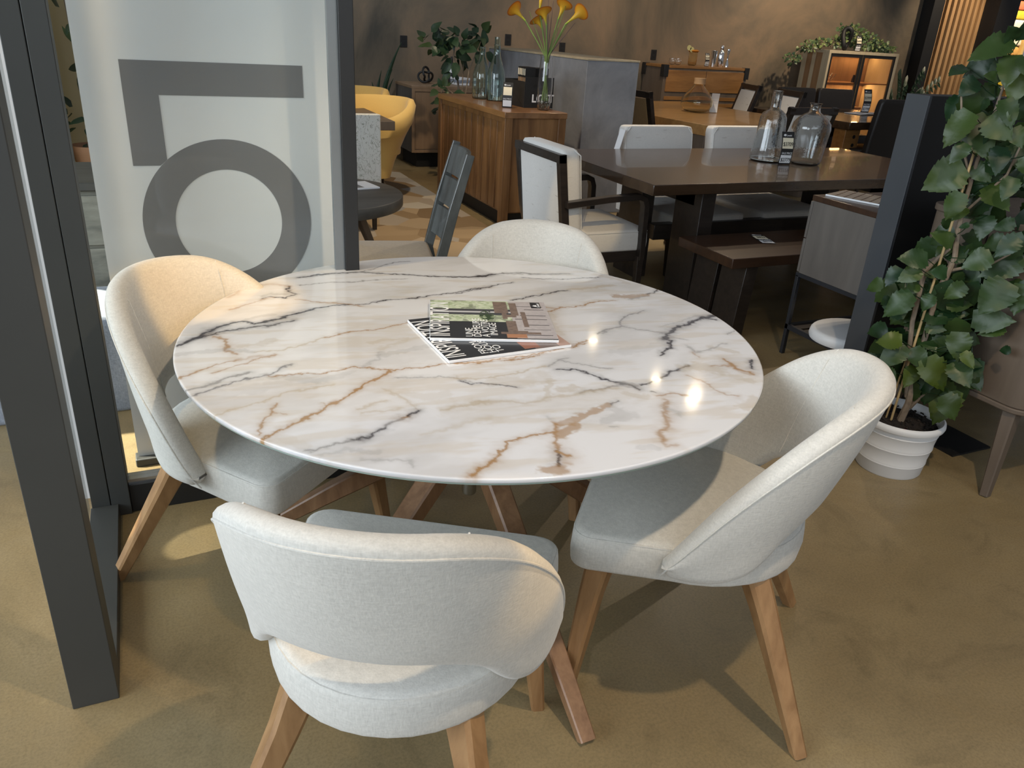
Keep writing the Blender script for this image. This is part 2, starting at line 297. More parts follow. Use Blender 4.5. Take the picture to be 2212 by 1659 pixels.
# veins of the marble top, metres from the table centre
VEINS = [
 ('k',4,1,[(-0.736,0.107),(-0.711,0.136),(-0.671,0.164),(-0.643,0.204),(-0.588,0.235),(-0.554,0.231),(-0.531,0.207),(-0.483,0.224),(-0.433,0.26),(-0.359,0.285),(-0.301,0.303),(-0.271,0.302)]),
 ('k',2,0.8,[(-0.271,0.302),(-0.233,0.299),(-0.158,0.314),(-0.099,0.313),(-0.042,0.317),(0.034,0.331),(0.114,0.349),(0.194,0.36)]),
 ('k',1.8,0.7,[(0.058,0.324),(0.139,0.342),(0.217,0.371),(0.288,0.391)]),
 ('k',2.5,0.9,[(-0.671,0.157),(-0.634,0.173),(-0.579,0.18),(-0.519,0.187),(-0.471,0.197),(-0.434,0.211)]),
 ('k',7,0.7,[(-0.643,0.204),(-0.669,0.161),(-0.708,0.135)]),
 ('k',2.5,0.9,[(-0.358,0.591),(-0.294,0.608),(-0.2,0.603),(-0.156,0.605),(-0.109,0.577),(-0.019,0.543),(0.091,0.492),(0.186,0.469),(0.243,0.476)]),
 ('k',3,0.9,[(0.117,0.486),(0.213,0.463),(0.247,0.481),(0.293,0.487),(0.353,0.473),(0.42,0.44),(0.504,0.425)]),
 ('g',9,0.6,[(0.301,0.48),(0.374,0.459),(0.473,0.432)]),
 ('g',9,0.5,[(-0.222,0.613),(-0.156,0.605),(-0.108,0.581)]),
 ('k',1.5,0.6,[(-0.156,0.605),(-0.106,0.642),(-0.027,0.688),(0.025,0.686)]),
 ('g',1.5,0.7,[(-0.366,0.521),(-0.244,0.515),(-0.15,0.513),(-0.031,0.504)]),
 ('k',2.5,0.8,[(-0.495,0.414),(-0.467,0.435),(-0.424,0.41),(-0.386,0.436),(-0.407,0.463),(-0.402,0.522)]),
 ('b',4,0.5,[(-0.581,0.337),(-0.496,0.408),(-0.452,0.424)]),
 ('b',3,0.6,[(-0.394,0.389),(-0.347,0.349),(-0.288,0.32),(-0.232,0.285)]),
 ('b',8,0.35,[(-0.572,0.455),(-0.504,0.54),(-0.442,0.547),(-0.403,0.515)]),
 ('g',8,0.4,[(-0.492,0.435),(-0.456,0.454),(-0.39,0.437)]),
 ('b',5,0.65,[(-0.644,0.149),(-0.618,0.12),(-0.612,0.082),(-0.622,0.044),(-0.608,0.016)]),
 ('t',12,0.35,[(-0.586,0.064),(-0.543,0.062),(-0.503,0.093)]),
 ('b',7,0.35,[(-0.612,-0.017),(-0.575,-0.018),(-0.526,-0.013)]),
 ('b',2.5,0.6,[(-0.736,-0.087),(-0.697,-0.06),(-0.654,-0.037),(-0.612,-0.017)]),
 ('b',2,0.5,[(-0.668,-0.086),(-0.616,-0.057),(-0.563,-0.031),(-0.518,-0.006)]),
 ('t',3,0.5,[(-0.557,0.016),(-0.503,0.02),(-0.447,0.035),(-0.379,0.074)]),
 ('b',2,0.7,[(-0.379,0.074),(-0.321,0.092),(-0.249,0.089),(-0.187,0.107),(-0.13,0.128)]),
 ('g',5,0.8,[(-0.74,-0.151),(-0.688,-0.143),(-0.639,-0.12),(-0.599,-0.102),(-0.585,-0.098)]),
 ('k',3,0.55,[(-0.718,-0.182),(-0.675,-0.167),(-0.609,-0.138),(-0.55,-0.126),(-0.511,-0.093),(-0.496,-0.084)]),
 ('b',1.8,0.75,[(-0.55,-0.13),(-0.497,-0.146),(-0.445,-0.144),(-0.392,-0.137),(-0.36,-0.138),(-0.326,-0.155),(-0.285,-0.177),(-0.241,-0.178),(-0.208,-0.188),(-0.168,-0.181),(-0.13,-0.182),(-0.037,-0.195)]),
 ('b',1.8,0.8,[(-0.127,-0.18),(-0.073,-0.192),(-0.014,-0.192),(0.048,-0.19),(0.118,-0.175),(0.174,-0.167)]),
 ('b',1.8,0.8,[(-0.01,-0.203),(0.042,-0.204),(0.114,-0.184)]),
 ('b',3,0.85,[(-0.605,-0.424),(-0.566,-0.392),(-0.52,-0.365),(-0.486,-0.344),(-0.448,-0.315),(-0.409,-0.285),(-0.366,-0.246),(-0.322,-0.208),(-0.282,-0.181)]),
 ('b',2.5,0.6,[(-0.611,-0.406),(-0.602,-0.373),(-0.577,-0.33),(-0.553,-0.283)]),
 ('b',1.8,0.4,[(-0.571,-0.31),(-0.547,-0.332)]),
 ('b',1.8,0.4,[(-0.471,-0.304),(-0.464,-0.329),(-0.45,-0.307)]),
 ('t',4,0.5,[(-0.677,-0.294),(-0.626,-0.282),(-0.589,-0.268),(-0.528,-0.233),(-0.479,-0.228),(-0.422,-0.212)]),
 ('g',26,0.22,[(-0.708,-0.215),(-0.584,-0.191),(-0.45,-0.165)]),
 ('g',14,0.25,[(-0.559,-0.123),(-0.455,-0.189),(-0.382,-0.168)]),
 ('t',9,0.45,[(-0.282,-0.002),(-0.244,0.009),(-0.186,0.003)]),
 ('g',5,0.35,[(-0.272,-0.067),(-0.295,-0.11),(-0.341,-0.144)]),
 ('t',8,0.35,[(-0.267,-0.048),(-0.224,-0.018),(-0.145,0.003)]),
 ('g',12,0.3,[(-0.271,-0.087),(-0.207,-0.065),(-0.146,-0.062)]),
 ('g',2,0.5,[(-0.289,-0.218),(-0.226,-0.243),(-0.157,-0.257),(-0.12,-0.295),(-0.091,-0.326)]),
 ('t',5,0.45,[(-0.398,-0.357),(-0.358,-0.34),(-0.338,-0.339)]),
 ('t',5,0.4,[(-0.398,-0.372),(-0.353,-0.383),(-0.316,-0.376)]),
 ('t',4,0.4,[(-0.329,-0.27),(-0.301,-0.327),(-0.291,-0.391)]),
 ('t',16,0.25,[(-0.292,-0.297),(-0.257,-0.34),(-0.203,-0.333)]),
 ('g',5,0.75,[(-0.545,-0.499),(-0.501,-0.493),(-0.456,-0.483),(-0.409,-0.472),(-0.37,-0.452),(-0.331,-0.426),(-0.293,-0.398)]),
 ('k',3,0.6,[(-0.441,-0.481),(-0.409,-0.472),(-0.371,-0.455)]),
 ('b',4,0.9,[(-0.327,-0.424),(-0.314,-0.413)]),
 ('k',3,0.7,[(-0.318,-0.416),(-0.293,-0.398)]),
 ('t',7,0.3,[(-0.313,-0.51),(-0.243,-0.492),(-0.149,-0.466)]),
 ('t',4,0.45,[(-0.239,-0.415),(-0.198,-0.413),(-0.121,-0.399)]),
 ('b',3,0.8,[(-0.269,-0.682),(-0.249,-0.66),(-0.222,-0.64)]),
 ('g',6,0.3,[(-0.521,-0.522),(-0.463,-0.511),(-0.412,-0.54)]),
 ('g',3,0.35,[(-0.447,-0.553),(-0.367,-0.585),(-0.365,-0.615)]),
 ('t',14,0.25,[(-0.571,-0.426),(-0.547,-0.453),(-0.541,-0.479)]),
 ('b',3,0.8,[(-0.269,-0.682),(-0.242,-0.656),(-0.204,-0.622),(-0.162,-0.592),(-0.12,-0.579),(-0.092,-0.575),(-0.058,-0.576)]),
 ('k',6,1,[(0.475,-0.189),(0.518,-0.148),(0.573,-0.12),(0.63,-0.097),(0.69,-0.067),(0.743,-0.055)]),
 ('k',3,0.9,[(0.475,-0.189),(0.481,-0.208),(0.452,-0.244),(0.395,-0.287)]),
 ('k',5,0.8,[(0.69,-0.067),(0.709,-0.093)]),
 ('g',3,0.7,[(0.322,-0.105),(0.361,-0.086),(0.409,-0.062),(0.443,-0.014),(0.482,0.015),(0.554,0.03)]),
 ('g',2.5,0.6,[(0.412,-0.067),(0.435,-0.1),(0.484,-0.124),(0.511,-0.143)]),
 ('g',2,0.5,[(0.505,-0.174),(0.528,-0.204)]),
 ('b',2,0.7,[(0.211,-0.164),(0.26,-0.14)]),
 ('b',1.8,0.6,[(0.197,-0.166),(0.252,-0.154)]),
 ('b',2,0.75,[(0.263,0.1),(0.31,0.115),(0.387,0.116),(0.453,0.142),(0.516,0.141)]),
 ('b',3,0.5,[(0.284,0.136),(0.296,0.126),(0.31,0.115)]),
 ('t',12,0.3,[(0.266,0.086),(0.236,0.016),(0.213,-0.075)]),
 ('b',16,0.75,[(0.542,0.179),(0.572,0.161),(0.638,0.16)]),
 ('k',2,0.7,[(0.653,0.167),(0.717,0.198)]),
 ('g',4,0.5,[(0.573,0.137),(0.64,0.147)]),
 ('k',2.5,0.8,[(0.199,0.215),(0.259,0.236),(0.302,0.24),(0.36,0.264),(0.419,0.265)]),
 ('t',10,0.55,[(0.431,0.278),(0.498,0.269),(0.587,0.288)]),
 ('k',1.8,0.7,[(0.335,0.434),(0.397,0.393),(0.469,0.371),(0.591,0.364)]),
 ('t',10,0.35,[(0.594,0.39),(0.644,0.325),(0.651,0.289)]),
 ('g',1.8,0.6,[(0.136,-0.241),(0.17,-0.281),(0.225,-0.317)]),
 ('g',3,0.55,[(0.092,-0.263),(0.131,-0.235),(0.156,-0.222)]),
 ('t',4,0.5,[(-0.157,-0.262),(-0.109,-0.281),(-0.053,-0.284),(0.009,-0.276),(0.085,-0.26)]),
 ('k',2.5,0.8,[(0.101,-0.292),(0.143,-0.307),(0.169,-0.342),(0.191,-0.39),(0.216,-0.415),(0.231,-0.45)]),
 ('g',13,0.6,[(0.198,-0.405),(0.217,-0.422)]),
 ('g',4,0.8,[(0.092,-0.416),(0.133,-0.42),(0.188,-0.415)]),
 ('k',4,0.75,[(0.239,-0.431),(0.271,-0.428),(0.329,-0.404),(0.391,-0.371),(0.424,-0.351)]),
 ('k',1.8,0.7,[(-0.14,-0.285),(-0.123,-0.307),(-0.078,-0.325),(-0.036,-0.349)]),
 ('t',9,0.45,[(0.055,-0.335),(0.019,-0.377),(0.008,-0.415)]),
 ('t',17,0.5,[(0.058,-0.393),(0.087,-0.389)]),
 ('t',24,0.35,[(-0.07,-0.306),(-0.015,-0.327),(0.049,-0.315)]),
 ('t',24,0.55,[(0.416,-0.369),(0.452,-0.369),(0.47,-0.395),(0.48,-0.412)]),
 ('t',14,0.45,[(0.571,-0.267),(0.607,-0.322)]),
 ('b',4,0.75,[(0.549,-0.347),(0.539,-0.395),(0.547,-0.427),(0.561,-0.456)]),
 ('k',2.5,0.8,[(0.614,-0.377),(0.575,-0.426)]),
 ('b',9,0.45,[(0.538,-0.415),(0.554,-0.458)]),
 ('t',14,0.4,[(0.496,-0.45),(0.518,-0.485)]),
 ('b',3,0.5,[(0.49,-0.381),(0.532,-0.393)]),
 ('b',3,0.45,[(0.389,-0.418),(0.409,-0.47),(0.406,-0.513),(0.432,-0.546)]),
 ('b',2.5,0.5,[(0.257,-0.492),(0.304,-0.49),(0.333,-0.52)]),
 ('t',12,0.4,[(0.187,-0.462),(0.229,-0.492)]),
 ('b',12,0.8,[(-0.033,-0.546),(0.009,-0.535),(0.052,-0.515),(0.102,-0.5)]),
 ('b',12,0.85,[(-0.048,-0.586),(-0.021,-0.571),(0.002,-0.558)]),
 ('b',5,0.7,[(-0.036,-0.545),(-0.057,-0.58),(-0.068,-0.616),(-0.082,-0.65)]),
 ('k',4,0.9,[(-0.081,-0.647),(-0.104,-0.679),(-0.111,-0.694)]),
 ('b',6,0.8,[(-0.082,-0.65),(-0.074,-0.665)]),
 ('b',15,0.8,[(-0.132,-0.71),(-0.112,-0.703)]),
 ('b',8,0.4,[(-0.088,-0.687),(-0.082,-0.695)]),
 ('b',7,0.6,[(0.267,-0.52),(0.234,-0.55),(0.202,-0.6),(0.173,-0.634),(0.153,-0.648),(0.14,-0.678)]),
 ('b',3,0.4,[(0.14,-0.678),(0.128,-0.7),(0.158,-0.71)]),
 ('b',5,0.3,[(0.169,-0.64),(0.186,-0.638)]),
 ('k',2,0.6,[(0.116,-0.497),(0.145,-0.486)]),
 ('g',14,0.35,[(0.114,-0.519),(0.125,-0.546),(0.14,-0.558),(0.075,-0.559)]),
 ('g',7,0.35,[(0.241,-0.552),(0.249,-0.585)]),
 ('t',6,0.45,[(-0.211,-0.409),(-0.157,-0.403),(-0.095,-0.407),(-0.06,-0.426),(-0.005,-0.427),(0.075,-0.419),(0.181,-0.426)]),
 ('t',42,0.22,[(-0.201,-0.427),(-0.122,-0.445),(-0.019,-0.454),(0.092,-0.457),(0.192,-0.455)]),
 ('t',16,0.45,[(0.407,-0.604),(0.459,-0.572)]),
 ('g',2.5,0.6,[(0.676,-0.204),(0.718,-0.191)]),
 ('g',4,0.5,[(0.51,-0.25),(0.508,-0.293),(0.594,-0.263),(0.618,-0.258)]),
 ('b',3,0.4,[(0.5,-0.291),(0.496,-0.321)]),
 ('k',3,0.5,[(0.257,-0.467),(0.262,-0.473)]),
 ('g',2,0.4,[(0.078,-0.586),(0.087,-0.595)]),
 ('g',4,0.3,[(-0.032,-0.51),(-0.035,-0.524)]),
 ('g',18,0.2,[(0.305,-0.234),(0.426,-0.226),(0.575,-0.102)]),
 ('g',2,0.3,[(0.525,-0.1),(0.637,-0.066),(0.702,-0.044)]),
 ('g',10,0.3,[(0.082,-0.685),(0.104,-0.699)]),
 ('g',10,0.35,[(-0.736,0.048),(-0.689,0.054),(-0.621,0.054),(-0.57,0.019)]),
 ('g',8,0.3,[(-0.591,0.172),(-0.495,0.192),(-0.428,0.221)]),
 ('g',9,0.3,[(-0.557,0.244),(-0.515,0.269),(-0.483,0.273)]),
]
# hibiscus leaves: stalk end and tip, metres across and height
HIB = [(0.003,1.551,-0.104,1.491),(0.022,1.552,0.023,1.602),(0.007,1.551,-0.015,1.587),(-0.03,1.5,-0.11,1.431),(-0.105,1.465,-0.148,1.441),(0.018,1.509,0.021,1.416),(0.061,1.461,0.048,1.363),(-0.009,1.422,-0.033,1.347),(-0.063,1.43,-0.101,1.38),(-0.102,1.375,-0.122,1.289),(-0.05,1.336,-0.109,1.222),(-0.05,1.319,0.041,1.195),(-0.002,1.323,0.083,1.266),(-0.052,1.278,-0.09,1.247),(-0.037,1.24,-0.075,1.176),(0.058,1.237,0.069,1.153),(-0.029,1.163,-0.136,1.071),(-0.008,1.129,0.021,1.053),(-0.017,1.085,-0.036,0.991),(0.011,1.027,-0.021,0.984),(-0.001,1.167,0.062,1.12),(0.119,1.15,0.106,1.079),(0.05,1.104,0.14,1.047),(0.113,1.243,0.11,1.154),(0.077,1.301,0.117,1.244),(0.03,1.382,0.073,1.3),(-0.005,1.439,-0.044,1.449),(0.049,1.509,0.09,1.446),(0.132,1.219,0.182,1.154),(0.006,1.293,-0.008,1.225),(0.082,1.006,0.078,0.923),(0.167,0.998,0.108,0.967),(0.183,0.967,0.134,0.898),(0.004,0.905,-0.07,0.942),(-0.004,0.89,-0.037,0.837),(0.127,0.896,0.045,0.841),(-0.058,0.849,-0.148,0.851),(-0.07,0.814,-0.133,0.764),(-0.066,0.782,-0.108,0.746),(-0.139,0.787,-0.172,0.718),(0.011,0.816,-0.036,0.825),(-0.019,0.792,-0.059,0.786),(0.219,0.891,0.106,0.803),(0.195,0.816,0.142,0.699),(0.246,0.808,0.241,0.707),(0.079,0.77,0.023,0.706),(-0.011,0.728,-0.033,0.666),(-0.072,0.72,-0.154,0.624),(-0.07,0.749,-0.092,0.716),(-0.07,0.643,-0.13,0.55),(-0.031,0.642,0.099,0.633),(0.077,0.642,0.121,0.657),(0.131,0.65,0.255,0.683),(0.235,0.645,0.158,0.608),(0.105,0.61,0.122,0.509),(0.056,0.564,0.06,0.471),(-0.007,0.594,0.065,0.591),(-0.004,0.584,-0.049,0.534),(-0.066,0.54,-0.153,0.519),(-0.052,0.518,-0.123,0.428),(-0.025,0.515,0.031,0.443),(-0.01,0.539,0.053,0.509),(0.036,0.977,0.005,0.963),(0.234,0.85,0.17,0.878),(0.026,0.488,0.116,0.375),(0.062,0.406,0.063,0.288),(0.142,0.373,0.106,0.233),(0.114,0.383,0.177,0.296),(0.147,0.484,0.211,0.483),(0.178,0.444,0.233,0.383),(0.114,0.499,0.184,0.439),(-0.002,0.432,-0.015,0.357),(-0.031,0.425,0.045,0.389),(0.13,0.55,0.181,0.504),(0.093,0.541,0.142,0.506),(-0.097,0.432,-0.047,0.383),(0.085,0.455,0.159,0.402)]
# ------------------------------------------------------------------ helpers for patterns and leaves
def vnoise(x, y, f, seed=0):
    g = np.random.default_rng(seed).random((256, 256)); X = x*f+1000.; Y = y*f+1000.
    xi = np.floor(X).astype(int); yi = np.floor(Y).astype(int); u = X-xi; v = Y-yi; u = u*u*(3-2*u); v = v*v*(3-2*v)
    a = g[xi % 256, yi % 256]; b = g[(xi+1) % 256, yi % 256]; c = g[xi % 256, (yi+1) % 256]; d = g[(xi+1) % 256, (yi+1) % 256]
    return (a*(1-u)+b*u)*(1-v)+(c*(1-u)+d*u)*v
def fbm(x, y, f, o=4, seed=0):
    s = 0*x; A = 1.; T = 0
    for i in range(o): s = s+A*vnoise(x, y, f*2**i, seed+i); T += A; A *= .55
    return s/T
def attr_mat(name, rough, coat=0, extra=None):
    m, nt, b = newmat(name); a = N(nt, 'ShaderNodeAttribute'); a.attribute_name = 'pattern'
    L(nt, a.outputs['Color'], b.inputs['Base Color']); b.inputs['Roughness'].default_value = rough; b.inputs['Coat Weight'].default_value = coat
    b.inputs['Coat Roughness'].default_value = .03
    return m
def grid_mesh(name, P3, nu, nv, col, mat, parent, wrap=False, smooth=True):
    """P3 (nv*nu,3) points, colours (nv*nu,3)"""
    me = bpy.data.meshes.new(name); f = []
    i = np.arange(nv-1)[:, None]; j = np.arange(nu if wrap else nu-1)[None, :]; j2 = (j+1) % nu
    q = np.stack([i*nu+j, i*nu+j2, (i+1)*nu+j2, (i+1)*nu+j], -1).reshape(-1, 4)
    me.vertices.add(len(P3)); me.vertices.foreach_set('co', P3.astype(np.float32).ravel())
    me.loops.add(q.size); me.loops.foreach_set('vertex_index', q.astype(np.int32).ravel())
    me.polygons.add(len(q)); me.polygons.foreach_set('loop_start', np.arange(0, q.size, 4, dtype=np.int32)); me.polygons.foreach_set('loop_total', np.full(len(q), 4, dtype=np.int32))
    me.polygons.foreach_set('use_smooth', [smooth]*len(q)); me.update(); me.validate()
    ca = me.color_attributes.new('pattern', 'FLOAT_COLOR', 'POINT'); c4 = np.ones((len(P3), 4), np.float32); c4[:, :3] = col; ca.data.foreach_set('color', c4.ravel())
    me.materials.append(mat); o = bpy.data.objects.new(name, me); return link(o, parent)
def leaf(m, base, tip, nrm, w, fold=.25, droop=.12, teeth=0, var=0., n=8):
    base = Vector(base); tip = Vector(tip); d = tip-base; Ln = d.length; t = d/Ln; nr = Vector(nrm); nr = (nr-t*nr.dot(t)).normalized(); s = t.cross(nr)
    lay = m.bm.verts.layers.float.get('leafvar') or m.bm.verts.layers.float.new('leafvar')
    rows = []
    for i in range(n+1):
        u = i/n; hw = w*Ln/2*(math.sin(PI*min(1, u**.62*1.0))**.8 if 0 < u < 1 else 0)
        if teeth and 0 < i < n: hw *= 1+(.07 if i % 2 else -.07)
        c = base+t*(Ln*u)-nr*(droop*Ln*(u*u))
        row = []; wav = .10*hw*math.sin(u*9+var*20)
        for k in (-1, -.5, 0, .5, 1):
            v = m.bm.verts.new(c+s*(hw*k)+nr*(abs(k)*hw*fold-(k*k)*hw*fold*.45+wav*k*abs(k))+t*(-.06*Ln*abs(k) if teeth and i % 2 else 0)); v[lay] = var; row.append(v)
        rows.append(row)
    for a, b in zip(rows, rows[1:]):
        for k in range(4):
            try: m.bm.faces.new((a[k], a[k+1], b[k+1], b[k]))
            except Exception: pass
def scatter_leaves(m, c, rad, n, size, w=.6, seed=1, up=.3, teeth=0, view=(-.5, -.8, .3)):
    r_ = random.Random(seed)
    for i in range(n):
        a = r_.uniform(0, 2*PI); e = r_.uniform(-1, 1); k = r_.random()**.4
        d = Vector((math.cos(a)*math.sqrt(1-e*e), math.sin(a)*math.sqrt(1-e*e), e))
        p = Vector(c)+Vector((d.x*rad[0], d.y*rad[1], d.z*rad[2]))*k
        q = (d+Vector((r_.uniform(-.7, .7), r_.uniform(-.7, .7), r_.uniform(-.9, .5)))).normalized()
        s_ = size*r_.uniform(.7, 1.25)
        nn = Vector(view)+Vector((r_.uniform(-.6, .6), r_.uniform(-.6, .6), up+r_.uniform(-.3, .6)))
        leaf(m, p, p+q*s_, nn, w, .25, .15, teeth, r_.random()**3*.7, 6)

# ------------------------------------------------------------------ room
fl = MB().bx(-9, 16, -5, 14, -.1, 0).build('floor', 'concrete'); tag(fl, kind='structure')
wb = MB().bx(-1.2, 11.0, 9.5, 9.7, 0, 3.6).build('wall_back', 'plaster'); tag(wb, kind='structure')
t1 = MB().bx(11.0, 11.22, 9.3, 9.7, 0, 3.6).build('trim_1', 'black'); tag(t1, kind='structure')
ws = thing('wall_slatted', 0, 0, kind='structure')
MB().bx(11.22, 12.35, 9.62, 9.7, 0, 3.6).build('backing_panel', 'brown_grey', ws)
m = MB()
for i in range(9): m.bx(11.24+i*.125, 11.24+i*.125+.062, 9.46, 9.62, 0, 3.6)
m.build('slats', 'slat', ws, bev=.004)
t2 = MB().bx(12.3, 12.75, 9.2, 9.7, 0, 3.6).build('trim_2', 'black'); tag(t2, kind='structure')

# glazed corner partition: posts, floor rails and panes
fr = thing('window_1', 0, 0, (0, 0, 0), kind='structure')
m = MB(); m.bx(-.308, -.21, 1.612, 1.70, 0, 3.4); m.build('near_post', 'frame', fr, bev=.002)
m = MB(); m.bx(-.286, -.233, 2.42, 2.5, 0, 3.4); m.bx(-.231, -.175, 2.42, 2.5, 0, 3.4); m.build('corner_post', 'frame', fr, bev=.002)
m = MB(); m.bx(-.29, -.21, 1.70, 2.42, 0, .045); m.build('side_rail', 'frame', fr, bev=.002)
m = MB(); m.bx(-.175, .60, 2.43, 2.5, 0, .10); m.build('floor_rail', 'frame_dark', fr, bev=.002)
m = MB(); m.bx(-.175, .556, 2.44, 2.485, .10, .115); m.build('glazing_bead', 'steel', fr)
m = MB(); m.bx(.548, .592, 2.44, 2.50, 0, 3.4); m.build('end_post', 'frame_dark', fr, bev=.002)
m = MB(); m.bx(.519, .548, 2.455, 2.475, .1, 3.4); m.build('edge_strip', 'alu', fr)
m = MB(); m.bx(-.175, .52, 2.459, 2.469, .115, 3.4); m.build('pane', 'pane', fr)
m = MB(); m.bx(-.3, -.292, 1.70, 2.42, .045, 3.4); m.build('pane', 'pane', fr)

# printed banner behind the pane
bn = thing('banner', 'tall white banner with a big grey printed number behind the glass partition', 'banner', (.23, 2.75, 0))
def B_(x): return x-.23
MB().bx(B_(-.15), B_(.6), -.004, .004, .03, 2.6).build('banner_cloth', 'white_panel', bn)
MB().bx(B_(-.16), B_(.61), -.03, .03, 0, .03).build('base_bar', 'frame', bn, bev=.004)
m = MB()
tf = lambda p: (p[0]-.23, -.0055-p[2], p[1])
for q in ([(-.036, 1.35), (.495, 1.35), (.495, 1.253), (-.036, 1.253)], [(-.036, 1.253), (.062, 1.253), (.064, 1.062), (.043, 1.044), (-.035, 1.044)]):
    m.prism(q, -.0005, .0005, tf)
ring = []
for rr in ((.2645, .2665), (.1675, .172)):
    ring.append([(.2345+rr[0]*math.cos(2*PI*k/96), .857+rr[1]*math.sin(2*PI*k/96)) for k in range(96)])
for k in range(96):
    j = (k+1) % 96
    m.prism([ring[0][k], ring[0][j], ring[1][j], ring[1][k]], -.0005, .0005, tf)
m.build('printed_number', 'grey_print', bn, smooth=False)

# ------------------------------------------------------------------ round dining table
TX, TY, TZ, TR = .746, 1.811, .757, .7434
tb = thing('dining_table', 'round dining table with a glossy white marble top and crossed wooden legs', 'table', (TX, TY, 0))
def vein_colours(x, y):
    base = np.array([.71, .715, .73]); C = np.tile(base, (len(x), 1))
    n0 = fbm(x*1.0-y*.35, y*1.9, 4, 5, 3); n1 = fbm(x+2*y, y*3, 9, 4, 11)
    cl = np.clip((n0-.5)*4, 0, .8)[:, None]; C = C*(1-cl*.6)+np.array([.5, .485, .47])*cl*.6
    cl = np.clip((n1-.53)*5, 0, .9)[:, None]; C = C*(1-cl*.4)+np.array([.55, .47, .36])*cl*.4
    wx = (fbm(x, y, 14, 4, 21)-.5)*.028+(fbm(x, y, 75, 3, 31)-.5)*.016; wy = (fbm(x, y, 14, 4, 41)-.5)*.028+(fbm(x, y, 75, 3, 51)-.5)*.016
    X = x+wx; Y = y+wy; mod = .45+1.0*fbm(x, y, 30, 3, 61); pat = fbm(x, y, 55, 3, 71)
    cols = {'k': (.045, .04, .045), 'b': (.36, .215, .095), 'g': (.3, .295, .29), 't': (.47, .39, .28)}
    for kind, w, s, pts in VEINS:
        w = w*.001*(1.0 if w > 3 else 1.15); reach = w*6+.004; px = [p[0] for p in pts]; py = [p[1] for p in pts]
        msk = (X > min(px)-reach) & (X < max(px)+reach) & (Y > min(py)-reach) & (Y < max(py)+reach); ix = np.nonzero(msk)[0]
        if not len(ix): continue
        xx = X[ix]; yy = Y[ix]; dd = np.full(len(ix), 9.)
        for (ax, ay), (bx_, by_) in zip(pts, pts[1:]):
            ux, uy = bx_-ax, by_-ay; l2 = ux*ux+uy*uy+1e-12; t = np.clip(((xx-ax)*ux+(yy-ay)*uy)/l2, 0, 1)
            dd = np.minimum(dd, np.hypot(xx-ax-ux*t, yy-ay-uy*t))
        big = w > .0085; m_ = mod[ix]
        if big: al = s*np.clip((1.35-dd/(w*(.85+1.3*(pat[ix]-.4))))*1.6, 0, 1)*np.clip(m_*1.1, .45, 1.0)*.85
        else: al = s*(np.exp(-(dd/(w*(.45+.6*m_)))**2)+.42*np.exp(-(dd/(4.0*w))**2)*m_*(1 if w < .004 else .8))
        al = np.clip(al, 0, .96)[:, None]; C[ix] = C[ix]*(1-al)+np.array(cols[kind])*al
    return C
na, nr = 1500, 300
th = np.linspace(0, 2*PI, na, endpoint=False); rr = np.concatenate([np.linspace(.0005, .7405, nr), [.7428, .7434, .7434, .742]])
zz = np.concatenate([np.zeros(nr), [-.0008, -.0022, -.0085, -.010]])
RR, TT = np.meshgrid(rr, th, indexing='ij'); x_ = (RR*np.cos(TT)).ravel(); y_ = (RR*np.sin(TT)).ravel(); z_ = np.repeat(zz, na)+TZ
cc = vein_colours(x_, y_)
M['marble'] = attr_mat('polished marble', .09, .35)
grid_mesh('marble_top', np.stack([x_, y_, z_], 1), na, len(rr), cc, M['marble'], tb, wrap=True)
M['edge_glass'] = plain('pale green glass edge', (.3, .38, .34), .15, 0, .03)
MB().lathe([(.741, TZ-.010), (.7395, TZ-.015), (.728, TZ-.019), (.3, TZ-.019)], seg=128).build('glass_layer', 'edge_glass', tb, smooth=True)
MB().lathe([(.0, .70), (.14, .70), (.17, .725), (.17, TZ-.019), (0, TZ-.019)], seg=48).build('support_plate', 'frame_dark', tb, smooth=True)
MB().lathe([(0, .258), (.019, .258), (.021, .263), (.021, .70), (0, .70)], seg=32).build('centre_post', 'steel', tb, smooth=True)
for a in (-88, -148, -20, 32, 92, 152):
    d = V3(math.cos(R(a)), math.sin(R(a)), 0); sd = V3(-d.y, d.x, 0)
    m = MB(); P_ = lambda r, z: d*r+V3(0, 0, z)
    m.sweep([P_(.715, .0), P_(.40, .225), P_(.16, .385), P_(.06, .50), P_(.13, .69), P_(.15, .715)], [(.04, .036), (.052, .05), (.06, .062), (.06, .06), (.055, .05), (.055, .05)], sd)
    for v in m.bm.verts:
        if v.co.z < .0: v.co.z = .0
    m.build('leg', 'table_leg_wood', tb, smooth=30)

